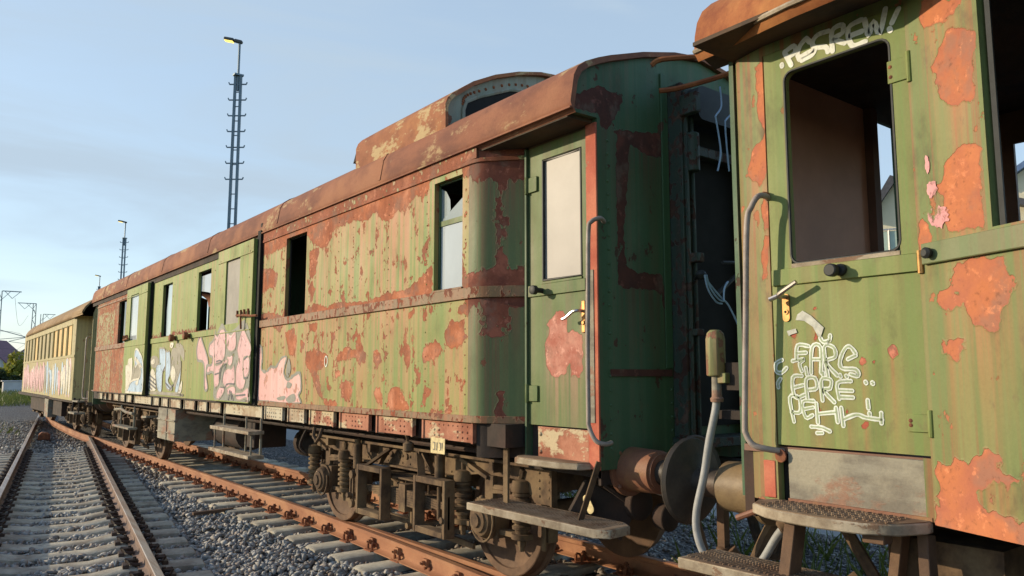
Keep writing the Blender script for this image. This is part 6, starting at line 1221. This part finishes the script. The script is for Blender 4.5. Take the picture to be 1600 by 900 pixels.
# ------------------------------------------------------------------ light, sky, camera
EL,AZ=R(15.0),R(44.0)
sd=Vector((-math.cos(EL)*math.cos(AZ),math.cos(EL)*math.sin(AZ),math.sin(EL)))   # towards the sun
ld=bpy.data.lights.new('sun','SUN'); ld.energy=2.7; ld.angle=R(.55); ld.color=(1.0,.83,.58); lo_=bpy.data.objects.new('sun',ld); COL.objects.link(lo_); lo_.rotation_euler=(-sd).to_track_quat('-Z','Y').to_euler(); lo_.location=(-20,10,20)
w=bpy.data.worlds.new('World'); SC.world=w; w.use_nodes=True; nt=w.node_tree; nt.nodes.clear()
out=nt.nodes.new('ShaderNodeOutputWorld'); bg=nt.nodes.new('ShaderNodeBackground'); sky=nt.nodes.new('ShaderNodeTexSky'); sky.sky_type='NISHITA'; sky.sun_disc=False; sky.sun_elevation=EL; sky.sun_rotation=math.atan2(sd.x,sd.y); sky.air_density=1.0; sky.dust_density=.6; sky.ozone_density=1.6
tc=nt.nodes.new('ShaderNodeTexCoord'); mp_=nt.nodes.new('ShaderNodeMapping'); mp_.inputs['Scale'].default_value=(1.1,1.6,5.0); nt.links.new(tc.outputs['Generated'],mp_.inputs[0])
nz_=nt.nodes.new('ShaderNodeTexNoise'); nz_.inputs['Scale'].default_value=1.5; nz_.inputs['Detail'].default_value=6; nz_.inputs['Roughness'].default_value=.55; nz_.inputs['Distortion'].default_value=.6; nt.links.new(mp_.outputs[0],nz_.inputs[0])
mr=nt.nodes.new('ShaderNodeMapRange'); mr.interpolation_type='SMOOTHSTEP'; mr.inputs[1].default_value=.40; mr.inputs[2].default_value=.66; mr.inputs[3].default_value=.66; mr.inputs[4].default_value=.97; nt.links.new(nz_.outputs['Fac'],mr.inputs[0])
mx=nt.nodes.new('ShaderNodeMix'); mx.data_type='RGBA'; sp_=nt.nodes.new('ShaderNodeSeparateXYZ'); nt.links.new(tc.outputs['Generated'],sp_.inputs[0]); hz=nt.nodes.new('ShaderNodeMapRange'); hz.interpolation_type='SMOOTHSTEP'; nt.links.new(sp_.outputs[2],hz.inputs[0]); hz.inputs[1].default_value=.40; hz.inputs[2].default_value=.85; hz.inputs[3].default_value=1.0; hz.inputs[4].default_value=.25
by=nt.nodes.new('ShaderNodeMapRange'); by.interpolation_type='SMOOTHSTEP'; nt.links.new(sp_.outputs[1],by.inputs[0]); by.inputs[1].default_value=-.25; by.inputs[2].default_value=.30; by.inputs[3].default_value=.12; by.inputs[4].default_value=1.0
mb_=nt.nodes.new('ShaderNodeMath'); mb_.operation='MULTIPLY'; nt.links.new(mr.outputs[0],mb_.inputs[0]); nt.links.new(by.outputs[0],mb_.inputs[1])
ml=nt.nodes.new('ShaderNodeMath'); ml.operation='MULTIPLY'; nt.links.new(mb_.outputs[0],ml.inputs[0]); nt.links.new(hz.outputs[0],ml.inputs[1]); nt.links.new(ml.outputs[0],mx.inputs[0]); nt.links.new(sky.outputs[0],mx.inputs[6]); mx.inputs[7].default_value=(1.78,2.22,2.66,1)
nt.links.new(mx.outputs[2],bg.inputs[0]); bg.inputs[1].default_value=.15; nt.links.new(bg.outputs[0],out.inputs[0])
cam=bpy.data.cameras.new('camera'); cam.sensor_width=36; cam.lens=36*1200/1600; cam.clip_start=.05; cam.clip_end=3000
co=bpy.data.objects.new('camera',cam); COL.objects.link(co); co.location=(0,0,1.7)
th=math.atan(138/1200); yaw=math.atan2(935,math.hypot(1200,138))
co.rotation_euler=(math.pi/2+th,0,-yaw); SC.camera=co
vs=SC.view_settings; vs.view_transform='Standard'; vs.look='None'; vs.exposure=.95; vs.gamma=1; vs.use_curve_mapping=False
for p in (protoL,protoT): pass
SC.render.resolution_x=1024; SC.render.resolution_y=576
